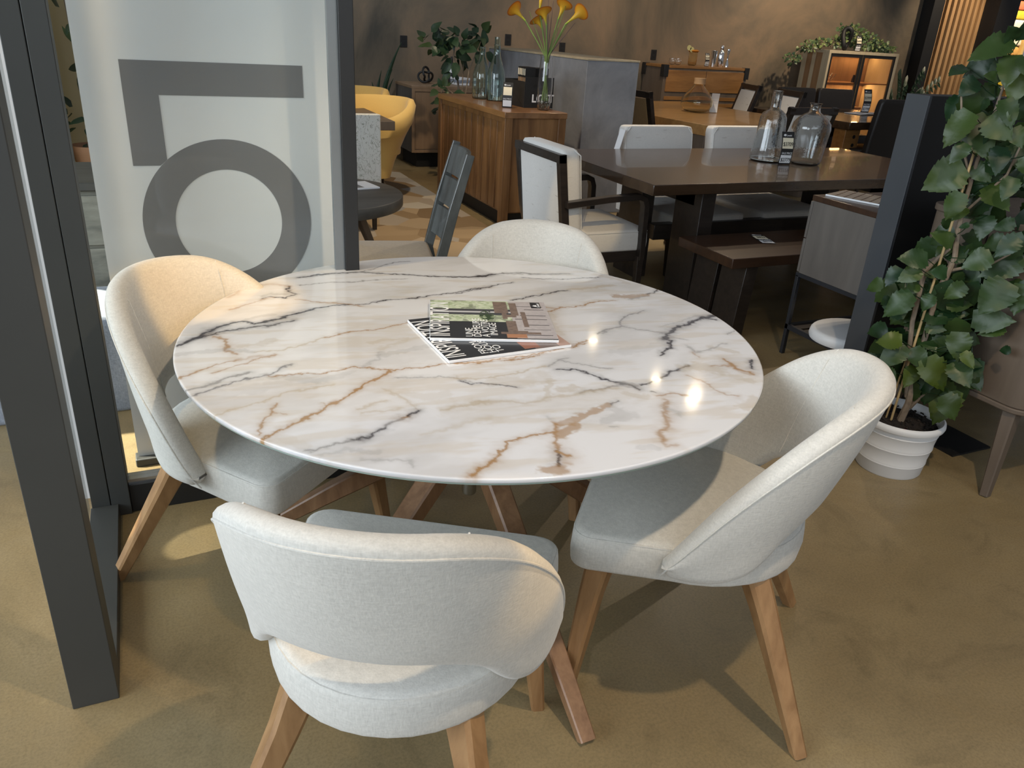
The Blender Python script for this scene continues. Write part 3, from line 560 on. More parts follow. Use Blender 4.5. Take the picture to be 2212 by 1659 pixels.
# ------------------------------------------------------------------ cream tub dining chairs
def zt(f): return np.interp(f, [0, 15, 30, 45, 57, 71, 83, 90, 93], [.872, .868, .855, .810, .742, .642, .53, .475, .455])
def zb(f): return np.interp(f, [0, 20, 34, 42, 50, 60, 75, 93], [.572, .566, .543, .5, .45, .42, .415, .425])
def smooth5(f, fn): return sum(float(fn(abs(f+d))) for d in (-6, -3, 0, 3, 6))/5
def shell_pt(f, z, off):
    q = max(0, min(1.2, (z-.46)/.4)); q2 = max(0, min(1.2, (z-.51)/.35)); a = .281*(1+.14*q); b = .285*(1+.36*q2); p = R(f)
    n = V3(math.sin(p), -math.cos(p), 0); e_ = 1-.03*q; return V3(a*math.copysign(abs(math.sin(p))**e_, p), -.22-b*max(0, math.cos(p))**e_ if math.cos(p) > 0 else -.22-b*math.cos(p), z)+n*off
def make_chair():
    t = thing('tub_chair', '', '', (0, 0, 0))
    out = rrect(-.284, .284, -.30, 0, .045, 6)
    front = [(x, y) for x, y in out if y > -.1]
    pl = [(-.27, -.25)]; pl = []
    fr_r = [(.284-.045+.045*math.cos(R(a)), -.045+.045*math.sin(R(a))) for a in range(0, 91, 15)]
    fr_l = [(-x, y) for x, y in fr_r[::-1]]
    rear = [(-.262*math.cos(R(a)), -.235-.288*math.sin(R(a))) for a in range(0, 181, 9)]
    outline = fr_r+fr_l+[(-.276, -.12)]+rear+[(.276, -.12)]
    outline = outline[::-1]
    m = MB(); cushion(m, outline, .388, .483, .022, .014, cy=-.23); seat = m.build('seat', 'chair_fabric', t, smooth=60)
    pip = []
    for x, y in outline:
        l = math.hypot(x, y+.23); k = (l-.0055)/l; pip.append((x*k, -.23+(y+.23)*k, .4725))
    MB().tube(pip, .0034, 6, closed=True).build('piping', 'chair_fabric', seat, smooth=True)
    m = MB(); o2 = [(x*.9, -.23+(y+.23)*.9) for x, y in outline]; m.prism(o2, .375, .398); m.build('seat_frame', 'leg_wood', t)
    # wrap-around back
    fs = [x for x in np.linspace(-92, 92, 93)]; h = .026; rings = []
    for f in fs:
        a, b = smooth5(f, zb), smooth5(f, zt); e = max(0, (abs(f)-86)/6.); k = math.sqrt(max(0, 1-e*e*.96)); mid = (a+b)/2; a = mid-(mid-a)*k; b = mid+(b-mid)*k; hh = h*(.35+.65*k)
        prof = []
        nS = 9
        for i in range(7): q = PI+i/6*PI; prof.append((math.cos(q)*hh, a+hh+math.sin(q)*hh))            # under edge inner -> outer
        za, zb2 = a+hh, b-hh
        if zb2 < za: za = zb2 = (a+b)/2
        for i in range(1, nS): prof.append((hh+.004*math.sin(PI*i/nS), za+(zb2-za)*i/nS))
        for i in range(7): q = i/6*PI; prof.append((math.cos(q)*hh, zb2+math.sin(q)*hh*.9))
        for i in range(1, nS): prof.append((-hh-.006*math.sin(PI*i/nS), zb2-(zb2-za)*i/nS))
        rings.append([shell_pt(f, z, o) for o, z in prof])
    m = MB(); m.loft(rings); back = m.build('backrest', 'chair_fabric', t, smooth=70)
    sm = []
    for f in fs:
        e = max(0, (abs(f)-86)/6.); k = math.sqrt(max(0, 1-e*e)); b = smooth5(f, zt); a = smooth5(f, zb); mid = (a+b)/2; b = mid+(b-mid)*k
        sm.append(shell_pt(f, b-h*1.0, h*(.35+.65*k)*1.02))
    MB().tube(sm, .0022, 6).build('seam', 'chair_fabric', back, smooth=True)
    for f in (-33, 33):
        sg = []
        for i in range(12):
            a, b = smooth5(f, zb)+h*.6, smooth5(f, zt)-.004; z = a+(b-a)*i/11; sg.append(shell_pt(f, z, -h-.005*math.sin(PI*i/11) if i < 11 else -.012))
        MB().tube(sg, .0018, 6).build('seam', 'chair_fabric', back, smooth=True)
    for sx in (-1, 1):
        m = MB(); m.sweep([(sx*.222, -.075, .398), (sx*.235, -.06, .30), (sx*.268, -.028, 0)], [(.066, .058), (.052, .05), (.032, .032)], (1, .3*sx, 0), .3); m.build('leg', 'leg_wood', t, smooth=30)
        m = MB(); m.sweep([(sx*.15, -.415, .385), (sx*.175, -.455, .30), (sx*.281, -.586, 0)], [(.066, .056), (.054, .05), (.032, .032)], (1, -.6*sx, 0), .3); m.build('leg', 'leg_wood', t, smooth=30)
    return t
ch0 = make_chair()
CH = [((.498, 1.40), 57.68, 'cream tub chair in front of the table with its back to the viewer'),
      ((.947, 1.474), 140.0, 'cream tub chair on the right side of the marble table beside the potted plant'),
      ((.384, 1.843), -47.5, 'cream tub chair against the glass partition left of the marble table'),
      ((.942, 2.045), -125.0, 'cream tub chair on the far side of the marble table, only its rounded back showing')]
for i, (p, a, lab) in enumerate(CH):
    o = ch0 if i == 0 else copy_tree(ch0)
    o.location = (p[0], p[1], 0); o.rotation_euler = (0, 0, R(a-90)); o['label'] = lab; o['category'] = 'chair'; o['group'] = 'cream tub chairs around the marble table'

# ------------------------------------------------------------------ magazines on the marble table
def painted(name, w, h, nx, ny, fn, parent, loc, mat):
    x = np.linspace(-w/2, w/2, nx); y = np.linspace(-h/2, h/2, ny); X, Y = np.meshgrid(x, y); X = X.ravel(); Y = Y.ravel()
    u = X/w+.5; v = Y/h+.5; col = fn(u, v); o = grid_mesh(name, np.stack([X, Y, 0*X], 1), nx, ny, col, mat, parent); o.location = loc; return o
M['cover'] = attr_mat('glossy printed cover', .22, .3)
def cover_a(u, v):
    """u to the right along the spine side, v up away from the reader"""
    n = fbm(u, v, 40, 3, 5); n2 = fbm(u, v, 14, 4, 9)
    c = np.tile(np.array([.018, .018, .018]), (len(u), 1))
    win = (v > .42) & (u < .72) & (u > .0)
    g = np.stack([.26+.5*n, .36+.45*n, .16+.5*n], 1); g = np.where((n2 > .55)[:, None], g*.55, g); c = np.where(win[:, None], g, c)
    for a, b in ((.60, .66), (.70, .76)):
        k = win & (v > a) & (v < b); c = np.where(k[:, None], np.array([.05, .05, .055]), c)
    k = win & (v > .66) & (v < .70); c = np.where(k[:, None], np.array([.55, .55, .56]), c)
    k = (u > .68) & (v > .02); tile = np.stack([.4+.12*n, .37+.11*n, .37+.11*n], 1); c = np.where(k[:, None], tile, c)
    for i in range(7):
        q = abs(v-(.1+.13*i)-.03*np.sin(i*3.)) < .006; c = np.where((q & (u > .70+.05*(i % 3)) & (u < .97))[:, None], np.array([.06, .05, .05]), c)
    for (x0, x1, y0, y1) in ((.54, .66, .66, .98), (.6, .72, .55, .62), (.68, .74, .6, .95), (.60, .64, .5, .9), (.62, .70, .1, .45), (.70, .78, .12, .2), (.56, .88, .12, .17), (.76, .8, .3, .7)):
        k = (u > x0) & (u < x1) & (v > y0) & (v < y1); c = np.where(k[:, None], np.stack([.13+.12*n, .09+.09*n, .07+.07*n], 1), c)
    k = (u-.47)**2/.004+(v-.58)**2/.02 < 1; c = np.where((k & (n > .42))[:, None], np.array([.03, .06, .015]), c)
    k = (u > .6) & (u < .76) & (v > .03) & (v < .12); c = np.where(k[:, None], np.array([.42, .2, .1]), c)
    return c
def cover_b(u, v):
    n = fbm(u, v, 40, 3, 15); c = np.tile(np.array([.018, .018, .018]), (len(u), 1))
    k = (u > .70); c = np.where(k[:, None], np.stack([.12+.1*n, .08+.08*n, .07+.06*n], 1), c); k = (u > .9); c = np.where(k[:, None], np.array([.5, .34, .28]), c)
    k = (u > .62) & (u < .75) & (v > .03) & (v < .2); c = np.where(k[:, None], np.array([.3, .12, .07]), c)
    return c
def magazine(loc, rz, w, h, fn, label, lines, title, grp=None):
    t = thing('magazine', label, 'magazine', loc, rz, 'magazines on the marble table')
    m = MB(); m.bx(-w/2, w/2, -h/2, h/2, 0, .0075); m.build('pages', 'white_paper', t, bev=.001)
    c = painted('cover', w-.002, h-.003, 220, 200, fn, t, (0, 0, .0081), M['cover'])
    rz_ = PI/2
    text('title_lettering', title, .074, 'white_paper', c, (-w/2+.052, -h/2+.012, .0006), (0, 0, rz_), .605, ext=.0001)
    for i, (s, px) in enumerate(lines): text('headline_lettering', s, .0285, 'white_paper', c, (-w/2+px, -h/2+.012+(.012 if i == 3 else 0), .0006), (0, 0, rz_), 1.12, ext=.0001)
    return t, c
a = math.atan2(1.642-1.627, .951-.611)
# lower one
d2, _ = magazine((.611+.165*math.cos(.04)-.142*math.sin(.04), 1.63+.165*math.sin(.04)+.148, TZ+.0005), .035, .34, .30, cover_b, 'dark covered magazine lying underneath the other one, turned at an angle', [('FROM', .112), ('HOUSE', .134), ('TO', .156)], 'INSPIRATION')
d1, c1 = magazine(((.594+1.023)/2, (1.756+1.959)/2-.003, TZ+.0088), math.atan2(1.65-1.756, .908-.594), .332, .302, cover_a, 'upper magazine with a chairs and window photo on its cover, on the marble table', [('UNE', .112), ('DEMEURE', .133), ('À VOTRE', .155), ('IMAGE', .176)], 'INSPIRATION')
lg = MB(); lg.bx(.122, .150, .095, .143, .0085, .0088); lg = lg.build('logo_patch', 'frame_dark', d1)
m = MB(); star = []
for k, r_ in enumerate([1, .45, .85, .4, .95, .35, .5, .3, .5, .35, .95, .4, .85, .45]): a_ = 2*PI*k/14; star.append((.136+.0105*r_*math.cos(a_-PI), .113+.0105*r_*math.sin(a_-PI)))
m.prism(star, .0088, .0091); m.build('leaf_emblem', 'white_paper', lg)
text('logo_lettering', 'Canadel', .0105, 'white_paper', lg, (.1475, .1, .0089), (0, 0, PI/2), 1, ext=.0001)
# ------------------------------------------------------------------ potted hibiscus
hp = (2.55, 1.835)
t = thing('potted_hibiscus', 'tall leafy green plant tied to a cane in a white ribbed plastic pot', 'plant', (hp[0], hp[1], 0))
pot = MB().lathe([(0, 0), (.118, 0), (.122, .006), (.127, .05), (.129, .053), (.1275, .056), (.129, .06), (.1275, .064), (.136, .115), (.138, .118), (.1365, .121), (.138, .125), (.1365, .13), (.143, .175), (.145, .178), (.1435, .181), (.145, .186), (.1445, .2), (.157, .203), (.16, .212), (.158, .224), (.150, .229), (.143, .224), (.139, .19), (.1, .19), (0, .19)], seg=64).build('pot', 'white_plastic', t, smooth=50)
m = MB(); m.lathe([(0, .198), (.08, .2), (.125, .196), (.1415, .19), (.1415, .185), (0, .185)], seg=30)
for i in range(300):
    a = random.uniform(0, 2*PI); r_ = .138*math.sqrt(random.random()); s_ = random.uniform(.003, .008); m.box((r_*math.cos(a), r_*math.sin(a), .198+random.uniform(0, .006)), (s_, s_*1.5, s_), rot=Matrix.Rotation(random.uniform(0, 3), 4, (random.random(), random.random(), 1)))
m.build('soil', 'soil', t)
hn = Vector((hp[0], hp[1], 0)).normalized(); hl = Vector((hn.y, -hn.x, 0))
def HP(l, z, off=0): return hl*l-hn*off+Vector((0, 0, z))
m = MB()
m.tube([HP(.0, .19), HP(.012, .28, .01), HP(.0, .42), HP(.003, .55, -.01), HP(0, .69, 0), HP(.012, .78, .01), HP(.022, .85, .0), HP(.006, .95), HP(.004, 1.05), HP(.004, 1.18, .01), HP(.012, 1.33), HP(.02, 1.5)], [.015, .013, .011, .0105, .0105, .012, .0095, .009, .0075, .006, .005, .003], 8)
m.tube([HP(.0, .3), HP(-.03, .45, .02), HP(-.052, .6, .02), HP(-.055, .70, .03), HP(-.058, .79, .03), HP(-.03, .84, .02), HP(.0, .88, .01)], [.01, .009, .0085, .0085, .0085, .007, .005], 8)
m.tube([HP(.02, .26), HP(.05, .33, .02), HP(.09, .4, .02)], [.009, .006, .004], 8)
m.tube([HP(.018, .80), HP(.07, .83, .02), HP(.12, .84, .03), HP(.18, .9, .04)], [.006, .005, .004, .003], 8)
m.tube([HP(.006, 1.1), HP(-.06, 1.25, .05), HP(-.1, 1.4, .05)], [.005, .004, .003], 7)
m.tube([HP(.006, 1.0), HP(.1, 1.15, .03), HP(.12, 1.3, .03)], [.005, .004, .003], 7)
m.build('stems', 'stem', t, smooth=True)
m = MB(); m.tube([HP(-.03, .19, .03), HP(-.02, .8, .03), HP(-.01, 1.32, .03)], .0045, 7); m.tube([HP(-.05, .19, .01), HP(-.035, .5, .02)], .0035, 7); m.build('cane', 'cane', t, smooth=True)
m = MB(); rr_ = random.Random(5)
tc_ = Vector((-hn.x, -hn.y, .55))
for i, (l0, z0, l1, z1) in enumerate(HIB):
    off = rr_.uniform(-.05, .12); d_ = math.hypot(l1-l0, z1-z0); small = d_ < .06
    nn = tc_+hl*rr_.uniform(-.4, .4)+Vector((0, 0, rr_.uniform(-.35, .6)))
    bri = .75 if rr_.random() < .12 else rr_.random()*.4
    leaf(m, HP(l0, z0, off), HP(l1, z1, off+rr_.uniform(-.0, .06)), nn, rr_.uniform(.66, .88), .28, .1, 1, bri, 16)
    m.tube([HP(l0, z0, off), HP(l0*.5+.002, z0-.03, off*.5), HP(.005, z0-.05, 0)], .0016, 5) if abs(l0) < .16 else None
for i in range(300):
    z = rr_.choice([rr_.uniform(.36, .8), rr_.uniform(.36, 1.5)]); l = rr_.gauss(.04, .085) + (.05 if z > .75 else 0); off = rr_.uniform(-.16, .03)
    dl = rr_.uniform(-.10, .10); dz = rr_.uniform(-.12, .02)
    leaf(m, HP(l, z, off), HP(l+dl, z+dz, off-.02), tc_+hl*rr_.uniform(-.6, .6), .75, .25, .15, 1, rr_.random()*.3, 12)
m.build('foliage', 'leaf', t, smooth=60)
MB().box(tuple(HP(.0, .2, .1)), (.08, .012, .004), rz=-.5).build('plant_tag', plain('red plant tag', (.25, .02, .03), .5), t)

# ------------------------------------------------------------------ black divider and cabinet behind the plant
t = thing('display_divider', 'waist-high black metal divider slab with a daylit grey end face behind the potted plant', 'divider', (2.8, 2.28, 0))
MB().bx(0, .012, .001, .11, 0, 1.35).build('end_cap', 'lit_endcap', t, bev=.001)
MB().bx(.012, 1.15, 0, .11, 0, 1.35).build('slab', 'black', t, bev=.002)
t = thing('media_console', 'taupe wood cabinet with rounded corners on tapered legs right of the potted plant', 'cabinet', (2.74, 1.51, 0))
def rbody(x0, x1, y0, y1, r): return rrect(x0, x1, y0, y1, r, 8)
MB().prism(rbody(0, 1.3, 0, .6, .075), .352, .955).build('cabinet_body', 'brown_grey', t, bev=.004, smooth=True)
MB().prism(rbody(-.006, 1.306, -.006, .606, .08), .332, .352).build('bottom_panel', 'brown_grey', t, bev=.004, smooth=True)
MB().prism(rbody(-.008, 1.308, -.008, .608, .08), .955, .98).build('top_panel', 'brown_grey', t, bev=.004, smooth=True)
for g_ in ((.30, .303, -.0025, .002), (.6, .603, -.0025, .002), (-.0025, .002, .33, .333)): MB().bx(*g_, .37, .95).build('door_gap', 'black', t)
for x, y in ((.05, .07), (.06, .52), (1.22, .07), (1.22, .52)):
    MB().sweep([(x, y, .34), (x+(-.065 if x < .5 else .065), y+(-.045 if y < .3 else .04), 0)], [(.07, .05), (.036, .03)], (1, .2, 0), .25).build('leg', 'brown_grey', t, smooth=30)
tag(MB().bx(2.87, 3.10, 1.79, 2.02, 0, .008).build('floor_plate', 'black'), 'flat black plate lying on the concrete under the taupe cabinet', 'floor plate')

# ------------------------------------------------------------------ grey side cabinet on black frame
t = thing('storage_cabinet', 'grey wood cabinet on a thin black metal frame beside the black divider', 'cabinet', (2.97, 2.42, 0))
MB().bx(0, .5, 0, .5, .445, .81).build('cabinet_body', 'grey_wood', t, bev=.002)
MB().bx(-.004, .504, -.004, .51, .81, .838).build('top_panel', 'bench_wood', t, bev=.003)
MB().bx(.0, .5, .502, .518, .45, .62).build('drawer', 'grey_wood', t, bev=.002)
MB().bx(.0, .5, .502, .518, .625, .806).build('drawer', 'grey_wood', t, bev=.002)
m = MB(); m.bx(0, .02, 0, .518, .425, .445); m.bx(.48, .5, 0, .518, .425, .445); m.bx(.02, .48, 0, .02, .425, .445); m.bx(.02, .48, .498, .518, .425, .445); m.build('top_frame', 'black_gloss', t)
m = MB(); m.bx(0, .02, 0, .518, .14, .165); m.bx(.48, .5, 0, .518, .14, .165); m.bx(.02, .48, .498, .518, .14, .165); m.build('shelf_frame', 'black_gloss', t)
for x in (0, .48):
    for y in (0, .498): MB().bx(x, x+.02, y, y+.02, 0, .43).build('leg', 'black_gloss', t, bev=.001)
m = MB()
for i in range(7): m.bx(.02, .48, .03+i*.066, .03+i*.066+.045, .15, .165)
m.build('slatted_shelf', 'dark_wood', t)
m = MB(); cushion(m, [(.155+.21*math.cos(2*PI*k/40), .22+.19*math.sin(2*PI*k/40)) for k in range(40)], .0, .055, .024, .006); c = m.build('seat_cushion', 'white_plastic', None, smooth=True)
c.location = (2.97, 2.42, .166); tag(c, 'round white padded cushion on the low shelf of the grey cabinet', 'cushion')
t = thing('magazine', 'magazine lying on top of the grey cabinet by the black divider', 'magazine', (3.16, 2.80, .8385), .35)
MB().bx(-.11, .11, -.14, .14, 0, .008).build('pages', 'white_paper', t, bev=.001)
def cov3(u, v):
    n = fbm(u, v, 9, 3, 77); c = np.stack([.4+.3*n, .33+.3*n, .27+.25*n], 1)
    for i in range(6):
        k = (abs(u-.1-.16*i) < .012) | (abs(v-.08-.15*i-.1*u) < .012); c = np.where(k[:, None], np.array([.12, .06, .04]), c)
    return c
painted('cover', .218, .278, 70, 90, cov3, t, (0, 0, .0085), M['cover'])

# ------------------------------------------------------------------ price tags
def price_tag(loc, rz, h, label, a=None, b=None, back=False, lean=.2, grp='price tags standing on the furniture', lay=False):
    t = thing('price_tag', label, 'price tag', loc, rz, grp); w = h*.42
    if lay: t.rotation_euler = (R(-90), 0, rz)
    # curved strip facing local -y, bowed outwards
    n = 10; rows = []
    for i in range(n+1):
        u = i/n; rows.append((-(lean*h)*math.sin(PI*u)*.5+(lean*h*.5)*u, u*h))
    def strip(z0, z1, mat, name, xo=0, off=.0, parent=t, x0=-w/2, x1=w/2):
        m = MB(); pts = [(np.interp(z, [r[1] for r in rows], [r[0] for r in rows]), z) for z in np.linspace(z0*h, z1*h, 8)]
        rings = []
        for y, z in pts: rings.append([(x0, y-off, z), (x1, y-off, z), (x1, y-off+.0012, z), (x0, y-off+.0012, z)])
        m.loft(rings); return m.build(name, mat, parent)
    card = strip(0, 1, 'frame_dark' if not back else 'white_paper', 'card')
    if back: return t
    strip(.50, .82, 'cream_paper', 'price_panel', off=.001, x0=-w*.43, x1=w*.43); strip(.05, .30, 'white_paper', 'sale_panel', off=.001, x0=-w*.43, x1=w*.43)
    yy = lambda u: float(np.interp(u*h, [r[1] for r in rows], [r[0] for r in rows]))-.0035
    tilt = lambda u: math.atan2(yy(u+.05)-yy(u-.05), .1*h)
    def tx(body, u, s, mat): text('lettering', body, s, mat, card, (0, yy(u), u*h), (PI/2-tilt(u), 0, 0), .8, 'CENTER', .0002)
    tx('SALE PRICE', .33, h*.09, 'white_paper')
    if a: tx(a, .58, h*.17, 'black'); tx(b, .10, h*.17, 'black')
    m = MB(); m.prism([(-w*.28+h*.055*k_*math.cos(q), h*.045*k_*math.sin(q)) for k_, q in [(1 if i % 2 == 0 else .55, i*PI/5) for i in range(10)]], -.0004, .0004, lambda p: (p[0], yy(.9)-p[2], h*.9+p[1])); m.build('leaf_emblem', 'white_paper', card)
    tx('  Canadel', .87, h*.075, 'white_paper')
    return t

# ------------------------------------------------------------------ espresso dining set
DT = thing('dining_table', 'long dark walnut trestle table with a bottle pair and a price tag on it', 'table', (0, 0, 0))
def slab(x0, x1, y0, y1, z0, z1, mat, name, parent, bev=.004): return MB().bx(x0, x1, y0, y1, z0, z1).build(name, mat, parent, bev=bev)
slab(2.52, 5.15, 3.64, 4.93, .70, .76, 'dark_top', 'tabletop', DT)
for x in (2.98, 4.6):
    m = MB(); 
    for y in (3.86, 4.48): m.sweep([(x, y, .70), (x, y+(.0), 0)], [(.10, .26), (.10, .26)], (1, 0, 0), .05)
    m.bx(x-.05, x+.05, 3.8, 4.75, .60, .70); m.build('trestle_leg', 'dark_wood', DT, bev=.003)
slab(2.98, 4.6, 4.24, 4.32, .28, .38, 'dark_wood', 'stretcher', DT)
t = thing('bench', 'dark wood bench with slab legs in front of the dark walnut table', 'bench', (2.75, 3.17, 0))
MB().bx(0, 1.75, 0, .49, .405, .46).build('bench_top', 'bench_wood', t, bev=.004)
for x in (.13, 1.48):
    m = MB()
    for y in (.02, .25): m.sweep([(x+.03, y+.1, .405), (x, y+.1, 0)], [(.08, .2), (.08, .2)], (1, 0, 0), .05)
    m.build('leg', 'dark_wood', t, bev=.002)
MB().bx(.15, 1.5, .215, .265, .36, .405).build('stretcher', 'dark_wood', t, bev=.002)
price_tag((3.19, 3.40, .463), R(-18), .2, 'price tag lying flat on the dark bench', '$829', '$619', lay=True, lean=.0, grp='price tags')
# side chairs, local seat faces +y, base origin at back centre
def side_chair(w=.6, d=.72, sh=.42, bh=.905):
    t = thing('side_chair', '', 'chair')
    m = MB(); cushion(m, rrect(-w/2, w/2, .05, d, .03), sh-.13, sh, .022, .01); s_ = m.build('seat', 'slub', t, smooth=60)
    MB().tube([(x, y, sh-.01) for x, y in rrect(-w/2+.001, w/2-.001, .05, d-.001, .03)], .003, 6, closed=True).build('piping', 'slub', s_, smooth=True)
    m = MB(); rings = []
    for z, y, k in ((sh-.10, .03, 1), (sh, .02, 1), (.6, -.01, 1), (bh-.05, -.045, 1), (bh-.02, -.05, .985), (bh-.004, -.05, .95), (bh, -.05, .88)):
        rings.append([(x*k, y+(yy-.0)*(1 if k == 1 else .9), z) for x, yy in rrect(-w/2, w/2, -.05, .055, .025, 5)])
    b_ = m.loft(rings).build('backrest', 'slub', t, smooth=50)
    for sx in (-1, 1): MB().tube([(sx*(w/2-.015), .055+.02, sh), (sx*(w/2-.012), .045, .6), (sx*(w/2-.014), .008, bh-.05), (sx*(w/2-.05), -.0, bh-.006)], .003, 6).build('piping', 'slub', b_, smooth=True)
    MB().bx(-w/2+.01, w/2-.01, .0, d-.02, sh-.18, sh-.13).build('seat_frame', 'dark_wood', t, bev=.003)
    for sx in (-1, 1):
        MB().sweep([(sx*(w/2-.035), d-.05, sh-.15), (sx*(w/2-.035), d-.04, 0)], [(.05, .05), (.035, .035)]).build('leg', 'dark_wood', t)
        MB().sweep([(sx*(w/2-.035), .02, sh-.15), (sx*(w/2-.035), -.10, 0)], [(.05, .05), (.035, .035)]).build('leg', 'dark_wood', t)
    return t
sc = side_chair()
for i, (x, y, lab) in enumerate([(3.45, 5.0, 'white side chair with a paper tag, behind the left end of the dark walnut table'), (4.22, 5.0, 'white upholstered side chair behind the bottles on the dark walnut table')]):
    o = sc if i == 0 else copy_tree(sc); o.location = (x, y, 0); o.rotation_euler = (0, 0, PI); o['label'] = lab; o['group'] = 'white side chairs at the dark walnut table'
tg = MB().box((0, 0, 0), (.003, .07, .17), rot=Matrix.Rotation(.25, 4, 'Y')).build('hang_tag', 'white_paper'); tg.location = (3.115, 5.0, .80); tag(tg, 'white paper tag hanging on the corner of the chair back', 'tag')
# armchair facing +x
t = thing('armchair', 'white padded armchair with a dark wood frame seen from behind at the dark table end', 'armchair', (2.07, 3.87, 0))
def ac(x, z): return x-.055*max(0, (z-.4))/.5
m = MB()
for y in (0, .545): m.sweep([(.10, y+.02, .30), (ac(.06, .5), y+.02, .5), (ac(.05, .88), y+.02, .885)], [(.045, .04)]*3, (1, 0, 0), .06)
m.sweep([(ac(.05, .88), 0, .865), (ac(.05, .88), .585, .865)], [(.045, .045)]*2, (1, 0, 0), .06); m.sweep([(.08, 0, .36), (.08, .585, .36)], [(.04, .06)]*2, (1, 0, 0), .06)
m.build('back_frame', 'dark_wood', t)
m = MB(); m.loft([[(ac(.045, z)+dx, y, z) for dx, y in ((0, .04), (.012, .04), (.012, .545), (0, .545))] for z in (.38, .6, .845)]); m.build('back_panel', 'slub', t)
m = MB(); rings = []
for z, k in ((.40, 1), (.5, 1), (.7, 1), (.85, 1), (.885, .97), (.905, .9), (.91, .8)):
    rings.append([(ac(.115, z)+x*k, .2925+(y)*k, z) for x, y in rrect(-.055, .055, -.285, .285, .03, 5)])
bc = m.loft(rings).build('back_cushion', 'slub', t, smooth=50)
for y in (.01, .575): MB().tube([(ac(.165, z), y, z) for z in (.42, .6, .8, .88)]+[(ac(.14, .9), y+(.03 if y < .1 else -.03), .908)], .003, 6).build('piping', 'slub', bc, smooth=True)
m = MB(); cushion(m, rrect(.08, .62, -.005, .59, .04), .33, .455, .03, .015); sq = m.build('seat_cushion', 'slub', t, smooth=60)
MB().tube([(x, y, .443) for x, y in rrect(.082, .618, -.003, .588, .04)], .003, 6, closed=True).build('piping', 'slub', sq, smooth=True)
MB().bx(.06, .60, .0, .585, .265, .33).build('seat_frame', 'dark_wood', t, bev=.003)
for y in (-.02, .605):
    m = MB(); m.sweep([(.03, y, .62), (.30, y, .645), (.50, y, .655), (.535, y, .64), (.55, y, .60), (.56, y, .28)], [(.05, .035)]*6, (0, 1, 0), .15); m.build('armrest', 'dark_wood', t, smooth=30)
for y in (.02, .565):
    MB().sweep([(.56, y-.03 if y < .1 else y+.03, .30), (.565, y-.03 if y < .1 else y+.03, 0)], [(.045, .045), (.035, .035)]).build('leg', 'dark_wood', t)
    MB().sweep([(.10, y, .33), (.02, y, 0)], [(.045, .045), (.035, .035)]).build('leg', 'dark_wood', t)

# bottles on the dark table
def shell_lathe(m, prof, wall, seg=48):
    inner = [(max(.0005, r-wall), z+(wall if i == 0 else 0)) for i, (r, z) in enumerate(prof)][::-1]
    return m.lathe([(0.0005, prof[0][1])]+prof+inner+[(0.0005, prof[0][1]+wall)], seg=seg, cap=True)
def bottle(name, prof, mat, label, loc, wall=.004, cat='bottle', grp=None):
    t = thing(name, label, cat, loc, 0, grp); m = MB(); shell_lathe(m, prof, wall); m.build('glass_body', mat, t, smooth=70); return t
P1 = [(.10, 0), (.113, .008), (.115, .02), (.106, .09), (.097, .17), (.092, .24), (.088, .285), (.076, .31), (.052, .328), (.036, .338), (.033, .35), (.034, .448), (.037, .453)]
bottle('glass_bottle', P1, 'bubble_glass', 'taller glass bottle with a flared foot behind the price tag on the dark table', (3.93, 4.38, .761), .006, grp='glass bottles on the dark walnut table')
P2 = [(.085, 0), (.10, .01), (.106, .03), (.118, .15), (.128, .23), (.122, .265), (.10, .295), (.065, .32), (.04, .335), (.034, .35), (.034, .385), (.042, .392)]
b2 = bottle('glass_bottle', P2, 'bubble_glass', 'shorter round shouldered glass bottle right of the price tag on the dark table', (4.13, 4.22, .761), .006, grp='glass bottles on the dark walnut table')
price_tag((3.93, 4.20, .761), R(-14), .21, 'price tag reading $3709 and $2779 in front of the glass bottles', '$3709', '$2779', grp='price tags')
# ------------------------------------------------------------------ plank sideboard and what stands on it
t = thing('sideboard', 'rustic brown wooden sideboard with vertical plank sides, holding bottles and callas', 'sideboard', (2.56, 5.78, 0))
W_, D_, Hh = .53, 1.55, .907
MB().bx(-.005, W_+.005, -.005, D_+.005, Hh-.045, Hh).build('top_panel', 'sideboard_top', t, bev=.003)
for x in (0, W_-.065):
    for y in (0, D_-.065): MB().bx(x, x+.065, y, y+.065, 0, Hh-.045).build('leg', 'sideboard', t, bev=.002)
m = MB(); m.bx(.01, .03, .065, D_-.065, Hh-.085, Hh-.045); m.build('top_rail', 'sideboard', t, bev=.002)
m = MB(); y = .07; k = 0
while y < D_-.08:
    w = .07+.02*((k*7) % 3-1); m.bx(.018+.004*(k % 2), .04, y, min(y+w-.003, D_-.066), .14, Hh-.085); y += w; k += 1
m.build('plank_panel', 'sideboard', t, bev=.0015)
MB().bx(.065, W_-.065, .02, .04, .13, Hh-.045).build('end_panel', 'sideboard', t, bev=.002)
MB().bx(.04, W_-.01, .04, D_-.04, .12, Hh-.045).build('cabinet_body', 'sideboard', t)
MB().bx(.07, W_-.07, .08, D_-.08, 0, .12).build('plinth', 'black', t)
Z9 = .9075
P3 = [(.072, 0), (.078, .006), (.08, .02), (.08, .16), (.078, .20), (.066, .25), (.045, .30), (.03, .345), (.026, .37), (.025, .405), (.029, .407), (.029, .42), (.025, .425)]
bottle('glass_bottle', P3, 'green_glass', 'shorter clear glass bottle nearest the left end of the plank sideboard', (2.80, 6.88, Z9), .004, grp='clear glass bottles on the sideboard')
P4 = [(.072, 0), (.078, .006), (.078, .19), (.072, .235), (.055, .29), (.036, .345), (.029, .385), (.027, .44), (.030, .442), (.030, .452), (.026, .455), (.026, .51)]
bottle('glass_bottle', P4, 'green_glass', 'taller clear glass bottle beside the black storage box on the sideboard', (2.87, 6.72, Z9), .004, grp='clear glass bottles on the sideboard')
